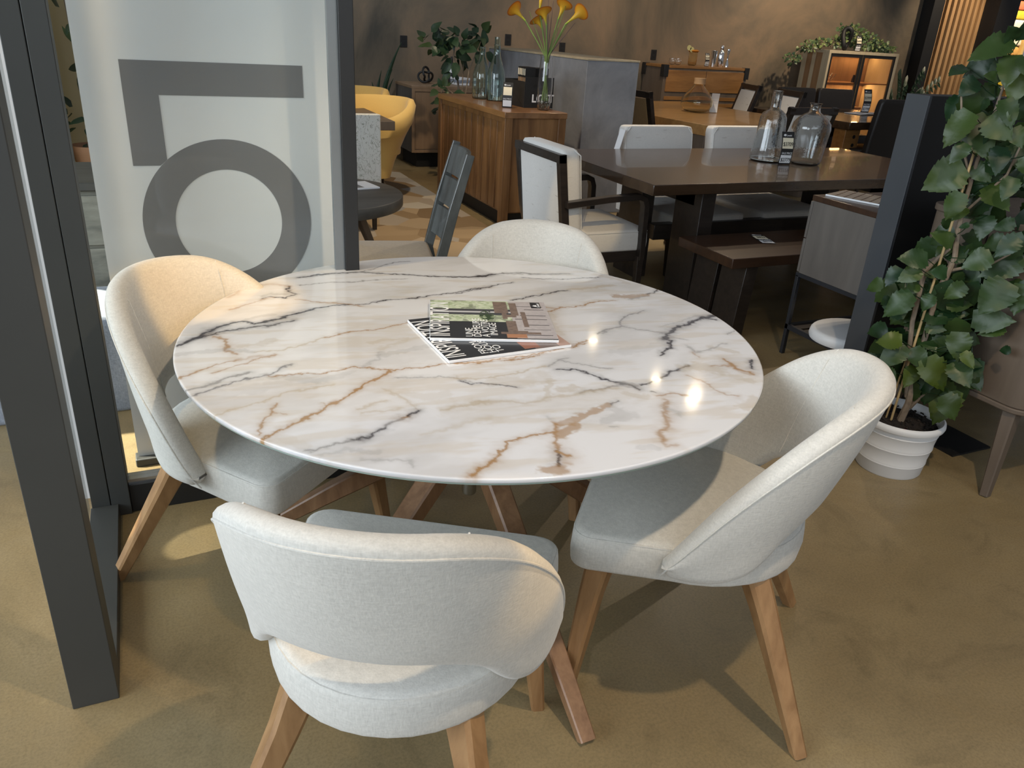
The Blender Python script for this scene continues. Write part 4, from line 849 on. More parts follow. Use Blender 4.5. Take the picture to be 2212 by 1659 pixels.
t = thing('storage_box', 'open black box with white letters holding wood finish samples on the sideboard', 'box', (2.875, 6.13, Z9), .0)
m = MB(); m.bx(0, .26, 0, .004, 0, .235); m.bx(0, .26, .40, .404, 0, .20); m.bx(0, .004, 0, .40, 0, .2); m.bx(.256, .26, 0, .40, 0, .2); m.bx(0, .26, 0, .404, 0, .004)
m.build('box_shell', 'frame_dark', t, bev=.001)
MB().prism([(.13+.035*math.cos(a)+(.025 if math.cos(a) > 0 else -.025), .17+.012*math.sin(a)) for a in np.linspace(0, 2*PI, 24, endpoint=False)], -.0015, -.0005, lambda p: (p[0], p[2], p[1])).build('handle_slot', 'black', t)
text('box_lettering', 'LOFT', .085, 'white_paper', t, (.065, -.0012, .045), (PI/2, 0, 0), 1, bold=.002)
for i in range(5):
    s_ = thing('finish_sample', 'wood finish sample board standing in the black storage box', 'sample board', (2.885+.002*i, 6.155+.034*i, Z9+.005), 0, 'wood finish sample boards in the black box')
    MB().bx(0, .085, 0, .02, 0, .30).build('board', 'light_oak' if i % 2 else 'stripe_b', s_, bev=.001)
    MB().bx(-.002, .087, -.001, .021, .225, .302).build('printed_band', 'frame_dark', s_); MB().bx(-.0035, -.002, .002, .018, .24, .29).build('band_print', 'cream_paper', s_)
tag(MB().bx(2.99, 3.12, 6.20, 6.36, Z9+.006, Z9+.30).build('folder', 'black'), 'black folder standing beside the finish samples in the box', 'folder')
price_tag((2.72, 6.12, Z9), R(-28), .19, 'white price tag leaning on the black storage box on the sideboard', grp='price tags')
# vase of callas
vp_ = (2.985, 5.99)
t = thing('glass_vase', 'tall clear glass vase with stones in it on the near end of the sideboard', 'vase', (*vp_, Z9))
m = MB(); shell_lathe(m, [(.045, 0), (.05, .008), (.056, .06), (.061, .14), (.062, .2), (.057, .28), (.05, .35), (.048, .39), (.052, .405)], .004); m.build('glass_body', 'glass', t, smooth=70)
m = MB()
for i in range(40):
    a = random.uniform(0, 6.28); r_ = random.uniform(0, .04); m.box((r_*math.cos(a), r_*math.sin(a), .014+random.uniform(0, .055)), (.018, .014, .012), rot=Matrix.Rotation(random.uniform(0, 3), 4, (1, random.random(), 1)))
m.build('stones', plain('grey green pebbles', (.1, .11, .08), .5, 0, .6, 30), t, bev=.003)
vn = Vector((*vp_, 0)).normalized(); vl = Vector((vn.y, -vn.x, 0)); M['calla'] = None
m_, nt, b = newmat('orange yellow calla'); at = N(nt, 'ShaderNodeAttribute'); at.attribute_name = 'leafvar'
L(nt, ramp(nt, at.outputs['Fac'], [(0, (.18, .35, .03)), (.3, (.65, .42, .03)), (.75, (.75, .3, .02)), (1, (.35, .04, .01))]), b.inputs['Base Color']); b.inputs['Roughness'].default_value = .45; M['calla'] = m_
FL = [((-.188, 1.552), (-.275, 1.63), .03, 'leftmost orange calla lily flower leaning out over the vase'), ((-.082, 1.63), (-.073, 1.74), .0, 'upright green-tipped calla bud rising highest from the vase'), ((-.021, 1.53), (-.05, 1.625), -.05, 'orange calla lily open at the centre of the vase, facing the viewer'), ((.066, 1.576), (.105, 1.68), .03, 'orange calla lily second from the right in the vase'), ((.125, 1.545), (.235, 1.635), -.02, 'rightmost orange calla lily with a dark red rim'), ((-.051, 1.50), (-.095, 1.565), .05, 'small orange calla lily half hidden behind the central stems')]
for i, ((l0, z0), (l1, z1), off, lab) in enumerate(FL):
    base = vl*l0+vn*off; f = thing('calla_lily', lab, 'flower', (vp_[0], vp_[1], Z9), 0, 'calla lilies in the glass vase')
    p = lambda l, z, o=off: vl*l+vn*o+Vector((0, 0, z-Z9))
    MB().tube([p(-l0*.15, Z9+.07, off*.2), p(l0*.1, 1.31, off*.3), p(l0*.5, (1.31+z0)/2-.01), p(l0, z0)], [.0055, .005, .005, .006], 8).build('stalk', 'green_stem', f, smooth=True)
    A_ = p(l0, z0); B2 = p(l1, z1); ax = (B2-A_); Ln = ax.length; ax.normalize(); sd = ax.cross(vn).normalized(); up_ = ax.cross(sd)
    m = MB(); lay = m.bm.verts.layers.float.new('leafvar'); rows = []
    bud = i == 1
    for j in range(13):
        u = j/12; rad = .0065+(.012 if bud else .024)*u**2.0*(1 if not bud else math.sin(PI*min(1, u*.98))*1.3/(u+.3)); row = []
        for k in range(20):
            q = 2*PI*k/20; ext = 1+(.0 if bud else .30*u*u*math.cos(q)); flare = 1+(0 if bud else 1.1*u**6*(1+.4*math.cos(q)))
            v = m.bm.verts.new(A_+ax*(Ln*u*ext)+(sd*math.sin(q)+up_*math.cos(q))*rad*flare); v[lay] = min(1, u*(.5 if bud else .62)+(.33 if u > .95 and not bud else 0)); row.append(v)
        rows.append(row)
    for a, b_ in zip(rows, rows[1:]):
        for k in range(20): m.bm.faces.new((a[k], a[(k+1) % 20], b_[(k+1) % 20], b_[k]))
    m.build('petal', 'calla', f, smooth=True)
for i, (l, z) in enumerate([(-.16, 1.62), (-.02, 1.75), (.13, 1.72), (.02, 1.70), (.17, 1.60), (.2, 1.56)]):
    g = thing('grass_stalk', 'thin dark stalk or folded leaf standing among the callas in the vase', 'stalk', (vp_[0], vp_[1], Z9), 0, 'dark stalks in the glass vase')
    MB().tube([vl*(-l*.1)+Vector((0, 0, .08)), vl*(l*.12)+Vector((0, 0, .42)), vl*l+Vector((0, 0, z-Z9))], [.003, .004, .0015], 6).build('blade', plain('dusky stalk %d' % i, (.12, .08, .08), .6) if i % 2 else 'green_stem', g, smooth=True)

# concrete-look half wall
hw = MB().bx(3.47, 3.98, 6.2, 8.35, 0, 1.285).build('wall_half', 'block', bev=.004); tag(hw, kind='structure')
tag(MB().bx(3.465, 3.985, 6.195, 8.355, 1.285, 1.30).build('trim_3', 'stripe_a', bev=.002), kind='structure')

# ------------------------------------------------------------------ far left: oak cabinet, plants, yellow chairs
t = thing('oak_cabinet', 'light brown cabinet on a black recessed base against the plaster wall', 'cabinet', (2.72, 8.66, 0))
MB().bx(0, 1.5, 0, .62, .17, .84).build('cabinet_body', 'grey_wood', t, bev=.003); MB().bx(-.005, 1.505, -.005, .63, .84, .87).build('top_panel', 'light_oak', t, bev=.003)
m = MB(); m.bx(-.004, .03, -.012, 0, .17, .84); m.bx(1.47, 1.5, -.012, 0, .17, .84); m.bx(.03, 1.47, -.012, 0, .17, .2); m.bx(.03, 1.47, -.012, 0, .81, .84); m.build('face_frame', 'light_oak', t, bev=.002)
for i in range(3): MB().bx(.035+i*.48, .035+i*.48+.472, -.006, .002, .205, .805).build('door', 'light_oak', t, bev=.002)
MB().bx(.08, 1.42, .08, .6, 0, .17).build('plinth', 'black', t)
t = thing('knot_sculpture', 'black twisted knot ornament on the oak cabinet', 'ornament', (2.99, 9.0, .87)); 
MB().tube([(.055*math.sin(2*q)*(1.0+.5*math.cos(3*q)), .05*math.sin(3*q+.6), .085+.06*math.cos(2*q)*(1+.45*math.cos(3*q))) for q in np.linspace(0, 2*PI, 90, endpoint=False)], .012, 8, closed=True).build('knot', 'frame_dark', t, smooth=True)
t = thing('book_stack', 'small pile of pale books on the oak cabinet behind the leafy plant', 'books', (3.38, 8.95, .87))
for i in range(3): MB().box((0, 0, .014+i*.027), (.15-.01*i, .2, .024), rz=.15*i).build('book', 'white_paper' if i != 1 else 'grey_fabric', t, bev=.002)
t = thing('standing_bottle', 'dark bottle with a white and yellow label on the oak cabinet', 'bottle', (3.32, 9.08, .87))
MB().lathe([(0, 0), (.035, 0), (.036, .17), (.03, .2), (.014, .24), (.013, .29), (0, .29)], seg=24).build('bottle_body', 'frame_dark', t, smooth=50); MB().lathe([(.0365, .12), (.0368, .12), (.0368, .165), (.0365, .165)], seg=24, cap=False).build('paper_label', 'white_paper', t, smooth=50)
# leafy plant behind sideboard
t = thing('leafy_plant', 'broad leaved green plant in a tall planter behind the far end of the sideboard', 'plant', (2.93, 7.75, 0))
m = MB(); m.lathe([(0, 0), (.13, 0), (.16, .85), (.15, .85), (.145, .8), (0, .8)], seg=30).build('planter', 'frame_dark', t, smooth=50)
m = MB(); m.tube([(0, 0, .8), (-.03, 0, 1.0), (-.08, 0, 1.2), (-.06, 0, 1.4)], [.012, .01, .008, .005], 7); m.tube([(.05, 0, .8), (.08, -.02, 1.1), (.2, -.05, 1.4)], [.008, .006, .004], 7); m.tube([(.02, 0, .8), (.03, 0, 1.35)], .005, 6); m.tube([(-.04, 0, .85), (-.16, 0, .93), (-.22, 0, .85), (-.2, -.02, .7)], [.007, .006, .005, .003], 6); m.build('stems', 'stem', t, smooth=True)
m = MB(); pv = (-.35, -.9, .35)
for (x, z, rx, rz_, n, sz) in [(-.33, 1.36, .09, .08, 9, .12), (-.24, 1.27, .08, .09, 9, .13), (-.1, 1.42, .10, .09, 13, .13), (-.02, 1.34, .10, .09, 12, .14), (-.08, 1.22, .12, .09, 13, .14), (.03, 1.25, .06, .08, 5, .15), (.2, 1.43, .09, .08, 10, .13), (.2, 1.3, .05, .07, 5, .13), (-.07, 1.08, .05, .06, 3, .11), (-.05, .95, .05, .06, 4, .1), (-.2, .91, .07, .05, 7, .1), (-.22, .8, .06, .06, 7, .1), (-.2, .70, .04, .05, 4, .09), (-.12, .88, .05, .04, 4, .1)]:
    scatter_leaves(m, (x, -.02, z), (rx, .1, rz_), n, sz, .6, int(x*1000+z*10000), .2, 0, pv)
m.build('foliage', 'leaf_dark', t, smooth=60)
t = thing('snake_plant', 'snake plant with upright blade leaves beside the oak cabinet', 'plant', (2.47, 9.15, 0))
MB().lathe([(0, 0), (.13, 0), (.15, .42), (.14, .42), (.13, .38), (0, .38)], seg=28).build('planter', 'frame_dark', t, smooth=50)
m = MB()
for (x0, x1, y1, z1, w) in [(0, .16, -.05, 1.0, .05), (.03, .28, 0, 1.28, .055), (-.03, .06, .04, .98, .05), (.0, -.06, 0, .86, .05), (.05, .2, .05, .9, .045), (-.05, -.12, -.03, .75, .04)]:
    pts = [(x0+(x1-x0)*u*u, y1*u, .38+(z1-.38)*u) for u in np.linspace(0, 1, 9)]
    m.sweep(pts, [(w*max(.06, math.sin(PI*min(1, .2+.8*u))), .008) for u in np.linspace(0, 1, 9)], (1, 0, 0), .1)
m.build('blade_leaves', 'leaf_dark', t, smooth=50)
def barrel(loc, rz, label):
    t = thing('barrel_chair', label, 'chair', loc, rz, 'mustard barrel chairs at the brown table'); rings = []
    for z, rx, yy, ry in ((.20, .11, .05, .12), (.34, .15, .03, .16), (.55, .24, 0, .24), (.72, .32, -.02, .3), (.82, .335, -.03, .315), (.865, .315, -.03, .295), (.875, .28, -.03, .26), (.84, .255, -.02, .235), (.6, .22, 0, .2), (.46, .17, 0, .16)):
        rings.append([(rx*math.cos(a), yy+ry*math.sin(a), z-(.16*max(0, math.sin(a)) if z > .58 else 0)) for a in np.linspace(0, 2*PI, 40, endpoint=False)])
    MB().loft(rings).build('shell', 'yellow_fabric', t, smooth=60)
    m = MB(); cushion(m, [(.20*math.cos(a), .19*math.sin(a)) for a in np.linspace(0, 2*PI, 30, endpoint=False)], .4, .5, .03, .015); m.build('seat', 'yellow_fabric', t, smooth=60)
    MB().lathe([(0, 0), (.16, 0), (.16, .02), (.05, .04), (.05, .2), (0, .2)], seg=28).build('base', 'dark_wood', t, smooth=50); return t
barrel((1.93, 7.15, 0), R(160), 'mustard yellow barrel chair nearer to the brown table corner')
barrel((1.98, 8.15, 0), R(160), 'mustard yellow barrel chair farther back by the plaster wall')
t = thing('dining_table', 'brown wooden table corner in front of the mustard chairs', 'table', (.4, 6.40, 0))
MB().bx(0, 1.47, 0, 1.9, .69, .76).build('tabletop', 'brown_grey', t, bev=.003); MB().bx(.5, .9, .4, 1.5, 0, .69).build('pedestal', 'brown_grey', t, bev=.003)
t = thing('upholstered_chair', 'pale chair with a twig pattern fabric partly behind the partition post', 'chair', (1.37, 5.95, 0))
m = MB(); m.loft([[(x*.5+.0, y, z) for x, y in rrect(-.5, .5, -.05, .06, .03)] for z in (.36, .6, .82, .86)]); m.build('backrest', 'floral', t, smooth=50)
m = MB(); cushion(m, rrect(-.25, .25, .05, .5, .04), .34, .46, .03); m.build('seat', 'floral', t, smooth=50)
for x, y in ((-.2, 0), (.2, 0), (-.2, .45), (.2, .45)): MB().beam((x, y, .36), (x, y, 0), .04, .03).build('leg', 'dark_wood', t)
t = thing('coffee_table', 'round charcoal wood table with splayed legs partly behind the partition post', 'table', (.93, 5.0, 0))
CTZ = .50
m = MB(); m.lathe([(0, CTZ-.07), (.55, CTZ-.07), (.557, CTZ-.06), (.557, CTZ-.006), (.55, CTZ), (0, CTZ)], seg=80); m.build('tabletop', 'charcoal_top', t, smooth=50)
for a in (25, 115, 205, 295): d = V3(math.cos(R(a)), math.sin(R(a)), 0); MB().beam(d*.3+V3(0, 0, CTZ-.07), d*.5, .06, .04, side=(-d.y, d.x, 0)).build('leg', 'brown_grey', t)
for (x, y, rz, lab) in [(1.20, 5.12, .2, 'white brochure on the charcoal table, right of the partition post'), (.95, 5.0, -.1, 'white brochure on the charcoal table, between banner and partition post')]:
    t = thing('brochure', lab, 'brochure', (x, y, CTZ), rz, 'brochures on the charcoal table'); MB().bx(-.15, .15, -.11, .11, .001, .01).build('pages', 'white_paper', t); MB().bx(-.14, .05, -.09, .09, .0101, .0106).build('printed_area', 'grey_print', t)
rg = MB().bx(.9, 2.5, 4.55, 8.5, 0, .006).build('rug', 'rug'); tag(rg, 'patchwork rug of beige and brown pieces beside the plank sideboard', 'rug')
# ladder-back chair facing -x
t = thing('ladder_back_chair', 'black rustic ladder-back chair with a tan seat beyond the marble table', 'chair', (1.205, 3.36, 0), R(-12.5))
for y in (0, .44): MB().sweep([(.08, y, 0), (-.02, y, .45), (.045, y, .72), (.115, y, .975)], [(.05, .036), (.048, .036), (.044, .034), (.036, .03)], (1, 0, 0), .12).build('back_post', 'black_chair_wood', t, smooth=30)
for z0, z1 in ((.53, .67), (.685, .815), (.83, .965)):
    m = MB(); rings = []
    for j in range(9):
        u = j/8; y = .02+.40*u; bow = .035*math.sin(PI*u); r_ = []
        for z, dx in ((z0, -.009), (z1, -.009), (z1, .009), (z0, .009)): r_.append((np.interp(z, [.45, .72, 1.01], [-.02, .045, .115])+bow+dx, y, z))
        rings.append(r_)
    m.loft(rings); m.build('back_slat', 'black_chair_wood', t, smooth=30, bev=.002)
m = MB(); cushion(m, rrect(-.49, -.02, -.02, .46, .04), .42, .475, .025, .01); m.build('seat', 'tan_fabric', t, smooth=60)
MB().bx(-.47, -.03, 0, .44, .36, .42).build('seat_frame', 'black_chair_wood', t, bev=.003)
for y in (.02, .42): MB().beam((-.44, y, .4), (-.46, y, 0), .045, .035).build('leg', 'black_chair_wood', t)

# ------------------------------------------------------------------ seen through the strip left of the banner
t = thing('dresser', 'weathered grey wooden dresser seen through the gap left of the banner', 'dresser', (-1.35, 3.82, 0))
MB().bx(0, 1.45, 0, .5, 0, .765).build('cabinet_body', 'weathered', t, bev=.004); MB().bx(-.02, 1.47, -.02, .52, .765, .8).build('top_panel', 'grey_fabric' if 0 else 'charcoal_top', t, bev=.004)
for z in (.07, .30, .53): MB().bx(.03, .71, -.018, 0, z, z+.215).build('drawer', 'weathered', t, bev=.003); MB().bx(.74, 1.42, -.018, 0, z, z+.215).build('drawer', 'weathered', t, bev=.003)
m = MB(); cushion(m, rrect(-.5, .12, 0, .45, .05), .0, .40, .05, .02); o = m.build('ottoman', 'grey_fabric', smooth=50); o.location = (-.25, 3.2, 0); tag(o, 'blue grey tweed ottoman in the sun left of the banner', 'ottoman')
tag(MB().bx(-2.4, .3, 5.6, 5.7, 0, 3.4).build('wall_left', 'cream_wall'), kind='structure')
tag(MB().bx(-.52, -.44, 4.9, 5.6, .0, 3.4).build('trim_4', 'cream_wall', bev=.004), kind='structure')
tag(MB().bx(-2.4, .1, 4.7, 5.6, .55, .6).build('window_sill', 'cream_wall', bev=.004), kind='structure').name = 'trim_5'
t = thing('potted_plant', 'dark leaved plant in a terracotta pot on the ledge behind the banner gap', 'plant', (-.26, 5.1, .6))
MB().lathe([(0, 0), (.08, 0), (.11, .17), (.1, .17), (.09, .14), (0, .14)], seg=28).build('pot', plain('terracotta', (.4, .2, .1), .7), t, smooth=50)
m = MB(); m.tube([(0, 0, .14), (.0, 0, .5), (-.02, 0, .9)], [.01, .008, .005], 7); m.build('stem', 'stem', t, smooth=True)
m = MB(); scatter_leaves(m, (0, 0, .30), (.12, .1, .14), 22, .10, .5, 3); scatter_leaves(m, (.02, 0, .62), (.08, .08, .1), 10, .12, .45, 4); scatter_leaves(m, (-.02, 0, .85), (.1, .08, .09), 9, .19, .28, 5); m.build('foliage', 'leaf_dark', t, smooth=60)
# white board added as a stand-in for daylight past the corner post
tag(MB().bx(-.40, -.27, 2.56, 2.6, 0.0, 3.4).build('daylight_board', 'white_plastic'), kind='structure').name = 'daylight_stand_in'

# ------------------------------------------------------------------ wall outlets
for x, z, w, lab in [(2.88, 1.283, .085, 'black wall outlet plate at the left, above the snake plant'), (4.935, 1.30, .08, 'black wall outlet plate just above the half wall, behind the callas'), (6.30, 1.275, .085, 'black wall outlet plate left of the bar cabinet'), (4.19, 1.36, .08, 'black wall outlet plate beside the tall sideboard bottle')]:
    t = thing('wall_outlet', lab, 'outlet', (x, 9.499, z), 0, 'black outlets on the plaster wall'); MB().bx(-w/2, w/2, -.008, 0, -.062, .062).build('cover_plate', 'frame_dark', t, bev=.002)
    m = MB(); m.bx(-.018, .018, -.0095, -.008, .012, .042); m.bx(-.018, .018, -.0095, -.008, -.042, -.012); m.build('socket', 'black', t)

# ------------------------------------------------------------------ bar cabinet against the wall
t = thing('bar_cabinet', 'high amber wood bar cabinet with black corner brackets against the plaster wall', 'cabinet', (6.15, 8.985, 0))
MB().bx(0, 1.32, 0, .48, .25, 1.145).build('cabinet_body', 'brown_grey', t, bev=.003); MB().bx(-.01, 1.33, -.01, .49, 1.145, 1.178).build('top_panel', 'amber_wood', t, bev=.003)
for i in range(2): MB().bx(.04+i*.62, .04+i*.62+.61, -.012, 0, .86, 1.12).build('drawer', 'amber_wood', t, bev=.003)
m = MB()
for z in (.6, .68, .76): m.bx(.04, 1.27, -.01, 0, z, z+.045)
m.build('slatted_front', 'amber_wood', t, bev=.002)
for x in (-.016, 1.27): MB().bx(x, x+.07, -.02, .06, 1.04, 1.182).build('corner_bracket', 'frame_dark', t, bev=.002)
MB().bx(-.016, .05, .42, .5, 1.04, 1.182).build('corner_bracket', 'frame_dark', t, bev=.002)
for x in (.03, 1.25):
    for y in (.03, .43): MB().bx(x-.03, x+.03, y-.03, y+.03, 0, .25).build('leg', 'frame_dark', t)
BZ = 1.179
for x, lab in ((6.37, 'left one of two small round glasses on the bar cabinet'), (6.46, 'right one of two small round glasses on the bar cabinet')):
    bottle('drinking_glass', [(.02, 0), (.035, .008), (.045, .04), (.04, .08)], 'glass', lab, (x, 9.15, BZ), .003, 'glass', 'small glasses on the bar cabinet')
t = thing('cocktail_pitcher', 'glass pitcher with citrus slices and an orange piece on the bar cabinet', 'pitcher', (6.68, 9.15, BZ))
m = MB(); shell_lathe(m, [(.04, 0), (.055, .01), (.058, .15), (.06, .16)], .004); m.build('glass_body', 'amber_glass', t, smooth=70)
MB().lathe([(0, .158), (.05, .158), (.075, .175), (.05, .19), (0, .19)], seg=24).build('orange_slices', plain('orange peel', (.6, .22, .02), .5), t, smooth=50)
for x, z in ((-.1, .21), (-.055, .19)): m = MB(); m.lathe([(0, 0), (.032, 0), (.032, .006), (0, .006)], seg=24); o = m.build('citrus_slice', plain('citrus slice', (.6, .56, .25), .6), t); o.location = (x, -.03, z); o.rotation_euler = (PI/2, 0, 0)
price_tag((6.86, 9.08, BZ), 0, .16, 'price tag beside the pitcher on the bar cabinet', '$1289', '$969', grp='price tags')
t = thing('cocktail_shaker', 'tall polished steel cocktail shaker in the middle of the bar tools', 'shaker', (7.13, 9.15, BZ)); MB().lathe([(0, 0), (.035, 0), (.042, .02), (.04, .15), (.03, .19), (.02, .2), (.02, .21), (.024, .215), (.022, .25), (.012, .262), (0, .265)], seg=28).build('shaker_body', plain('polished chrome', (.8, .8, .8), .08, 1, .02), t, smooth=50)
t = thing('mixing_cup', 'polished steel mixing cup left of the shaker on the bar cabinet', 'cup', (7.03, 9.17, BZ)); MB().lathe([(0, 0), (.03, 0), (.042, .19), (.04, .19), (.03, .02), (0, .02)], seg=28).build('cup_body', bpy.data.materials['polished chrome'], t, smooth=50)
t = thing('jigger', 'polished steel hourglass jigger right of the shaker on the bar cabinet', 'jigger', (7.24, 9.15, BZ)); MB().lathe([(0, 0), (.028, 0), (.024, .05), (.009, .09), (.012, .11), (.01, .14), (.025, .2), (.022, .22), (0, .222)], seg=24).build('jigger_body', bpy.data.materials['polished chrome'], t, smooth=50)

# ------------------------------------------------------------------ honey oak table and framed chairs
t = thing('dining_table', 'honey oak dining table with a big amber jug, beyond the dark walnut table', 'table', (4.9, 6.32, 0))
t.rotation_euler = (0, 0, R(6))
MB().bx(0, 1.75, 0, 2.35, .66, .76).build('tabletop', 'honey', t, bev=.004)
for x in (.02, 1.5):
    for y in (.05, 2.05):
        l = MB().bx(x, x+.22, y, y+.22, 0, .66).build('leg', 'brown_grey', t, bev=.003)
        if y < 1:
            m = MB()
            for z in (.56, .47): m.lathe([(0, -.004), (.018, -.004), (.018, .004), (0, .004)], seg=16)
            m.bm.free(); m = MB()
            for z in (.58, .49): m.prism([(x+.1+.02*math.cos(a), z+.02*math.sin(a)) for a in np.linspace(0, 2*PI, 16, endpoint=False)], -.006, 0, lambda p: (p[0], y+p[2], p[1]))
            m.build('bolt_head', 'black', l)
t = thing('glass_jug', 'big pear shaped amber glass jug with a cork top on the honey oak table', 'jug', (5.65, 7.55, .765))
m = MB(); shell_lathe(m, [(.10, 0), (.15, .02), (.175, .07), (.17, .13), (.13, .19), (.08, .24), (.055, .27), (.05, .29)], .006); m.build('glass_body', 'amber_glass', t, smooth=70)
MB().lathe([(0, .285), (.062, .285), (.06, .33), (.064, .345), (0, .345)], seg=28).build('cork_collar', plain('cork and twine', (.5, .33, .18), .8), t, smooth=50)
price_tag((5.83, 7.47, .765), R(150), .2, 'price tag seen from its white back beside the amber jug', back=True, grp='price tags')
def framed_chair(loc, rz, label, w=.52, h=1.02, sm='slub', panel=(.5, .42), grp='framed dining chairs at the honey oak table'):
    t = thing('framed_chair', label, 'chair', loc, rz, grp); ln = .16
    def q(z): return -.0-ln*max(0, z-.45)/.55
    m = MB()
    for sx in (-1, 1): m.sweep([(sx*(w/2-.03), -.02, 0), (sx*(w/2-.03), 0, .45), (sx*(w/2-.03), q(h), h)], [(.06, .045)]*3, (1, 0, 0), .08)
    m.sweep([(-w/2, q(h-.03), h-.03), (w/2, q(h-.03), h-.03)], [(.045, .06)]*2, (0, 1, 0), .08); m.sweep([(-w/2, q(.52), .52), (w/2, q(.52), .52)], [(.045, .05)]*2, (0, 1, 0), .08); m.build('back_frame', 'dark_wood', t)
    m = MB(); m.loft([[(x, q(z)+y, z) for x, y in rrect(-w/2+.06, w/2-.06, -.03, .03, .01, 3)] for z in (.55, .75, h-.07)]); m.build('back_pad', sm, t, smooth=50)
    m = MB(); cushion(m, rrect(-w/2, w/2, .0, .5, .04), .38, .48, .03, .01); m.build('seat', sm, t, smooth=50)
    for sx in (-1, 1): MB().beam((sx*(w/2-.04), .46, .4), (sx*(w/2-.04), .46, 0), .045, .035).build('leg', 'dark_wood', t)
    return t
framed_chair((6.86, 8.35, 0), R(75), 'dark framed chair with white pad, farthest on the right side of the honey oak table')
framed_chair((6.76, 7.5, 0), R(80), 'dark framed chair with white pad, nearer one right of the honey oak table')
framed_chair((5.7, 6.0, 0), R(4), 'dark framed chair with beige back behind the tall glass bottle', w=.62, h=.98, sm='slub')
framed_chair((4.72, 7.2, 0), R(-82), 'dark framed chair with tan back beside the half wall', w=.56, h=1.0, sm='tan_fabric')
# ------------------------------------------------------------------ dark set on the right
t = thing('dining_table', 'dark table at the far right carrying leaflets and a price tag', 'table', (7.1, 6.7, 0)); t.rotation_euler = (0, 0, R(5))
MB().bx(0, 1.7, 0, 1.6, .68, .76).build('tabletop', 'dark_top', t, bev=.004)
for x in (.02, 1.42):
    for y in (.05, 1.3):
        l = MB().bx(x, x+.24, y, y+.16, 0, .68).build('leg', 'amber_wood' if x < 1 and y < 1 else 'brown_grey', t, bev=.003)
        if x < 1 and y < 1:
            m = MB()
            for z in (.60, .51): m.prism([(x+.15+.02*math.cos(a), z+.02*math.sin(a)) for a in np.linspace(0, 2*PI, 16, endpoint=False)], -.006, 0, lambda p: (p[0], y+p[2], p[1]))
            m.build('bolt_head', 'black', l)
for i, (x, y, rz) in enumerate([(8.18, 7.62, .3), (8.36, 7.6, -.1)]):
    t = thing('leaflet', 'white leaflets fanned out under the price tag on the dark far right table', 'leaflet', (x, y, .766+.006*i), rz, 'leaflets on the far right table'); MB().bx(-.16, .16, -.11, .11, 0, .005).build('paper', 'white_paper', t); MB().bx(-.05, .05, -.07, .02, .005, .0056).build('printed_area', 'grey_print' if i else 'grey_fabric', t)
price_tag((8.27, 7.62, .78), R(-10), .27, 'price tag standing on the leaflets at the far right table', '$3999', '$2799', grp='price tags')
def dark_chair(loc, rz, label, w=.55, h=1.0):
    t = thing('leather_chair', label, 'chair', loc, rz, 'black leather chairs at the far right table')
    m = MB(); m.loft([[(x*k, y-.12*max(0, z-.45), z) for x, y in rrect(-w/2, w/2, -.04, .05, .03)] for z, k in ((.36, 1), (.6, 1), (h-.05, 1), (h-.015, .98), (h, .9))]); m.build('backrest', 'dark_leather', t, smooth=50)
    m = MB(); cushion(m, rrect(-w/2, w/2, .05, .52, .04), .36, .48, .03, .01); m.build('seat', 'dark_leather', t, smooth=50)
    for x in (-1, 1):
        for y in (.0, .46): MB().beam((x*(w/2-.04), y, .38), (x*(w/2-.03), y, 0), .04, .03).build('leg', 'dark_wood', t)
dark_chair((8.45, 8.3, 0), R(172), 'black leather chair behind the far right table, in front of the lit display cabinet')
dark_chair((7.82, 8.33, 0), R(172), 'black leather chair left of the display cabinet, behind the glass bottles')
dark_chair((7.55, 6.58, 0), R(4), 'black leather chair nearest the divider at the far right table', .62, 1.02)
# ------------------------------------------------------------------ lit display cabinet
t = thing('display_cabinet', 'oak display cabinet with striped side and warmly lit glass doors', 'cabinet', (8.66, 8.8, 0))
CW, CD, C0, C1 = 1.31, .5, .25, 1.465
cb = MB(); cb.bx(0, CW, 0, CD, C1-.04, C1); cb.bx(0, CW, 0, CD, C0, C0+.04); cb.bx(CW-.04, CW, 0, CD, C0+.04, C1-.04); cb.build('carcass', 'stripe_a', t, bev=.002)
y = 0
for k, w in enumerate((.09, .10, .07, .12, .12)): MB().bx(0, .035, CD-y-w, CD-y, C0+.04, C1-.04).build('side_plank', ['stripe_a', 'stripe_b', 'stripe_a', 'stripe_b', 'stripe_a'][k], t); y += w
MB().bx(.035, CW-.04, CD-.015, CD, C0+.04, C1-.04).build('back_panel', 'light_oak', t)
for x0, x1 in ((.035, .63), (.645, CW-.04)):
    f = MB(); f.bx(x0, x0+.04, .01, .03, C0+.04, C1-.04); f.bx(x1-.04, x1, .01, .03, C0+.04, C1-.04); f.bx(x0+.04, x1-.04, .01, .03, C1-.08, C1-.04); f.bx(x0+.04, x1-.04, .01, .03, C0+.04, C0+.08)
    f = f.build('door', 'black', t); MB().bx(x0+.04, x1-.04, .018, .022, C0+.08, C1-.08).build('pane', 'smoke_pane', f)
MB().bx(.04, CW-.04, .06, CD-.02, 1.04, 1.055).build('shelf', 'amber_wood', t)
for x in (.05, CW-.1):
    for y in (.05, .42): MB().bx(x, x+.05, y, y+.05, 0, C0).build('leg', 'frame_dark', t)
bottle('glass_vase', [(.04, 0), (.09, .04), (.1, .09), (.08, .14), (.05, .16)], 'amber_glass', 'round glass vase on the lower left of the lit cabinet', (8.95, 9.0, .545+.0), .005, 'vase')
t = thing('ornament', 'small angular metal ornament on the left of the lit cabinet shelf', 'ornament', (8.86, 9.0, 1.056)); MB().tube([(0, 0, 0), (.06, 0, .07), (.12, .02, .0), (.2, 0, .1), (.12, 0, .11), (.08, .0, .03)], .008, 6).build('bent_bar', 'steel', t, smooth=True)
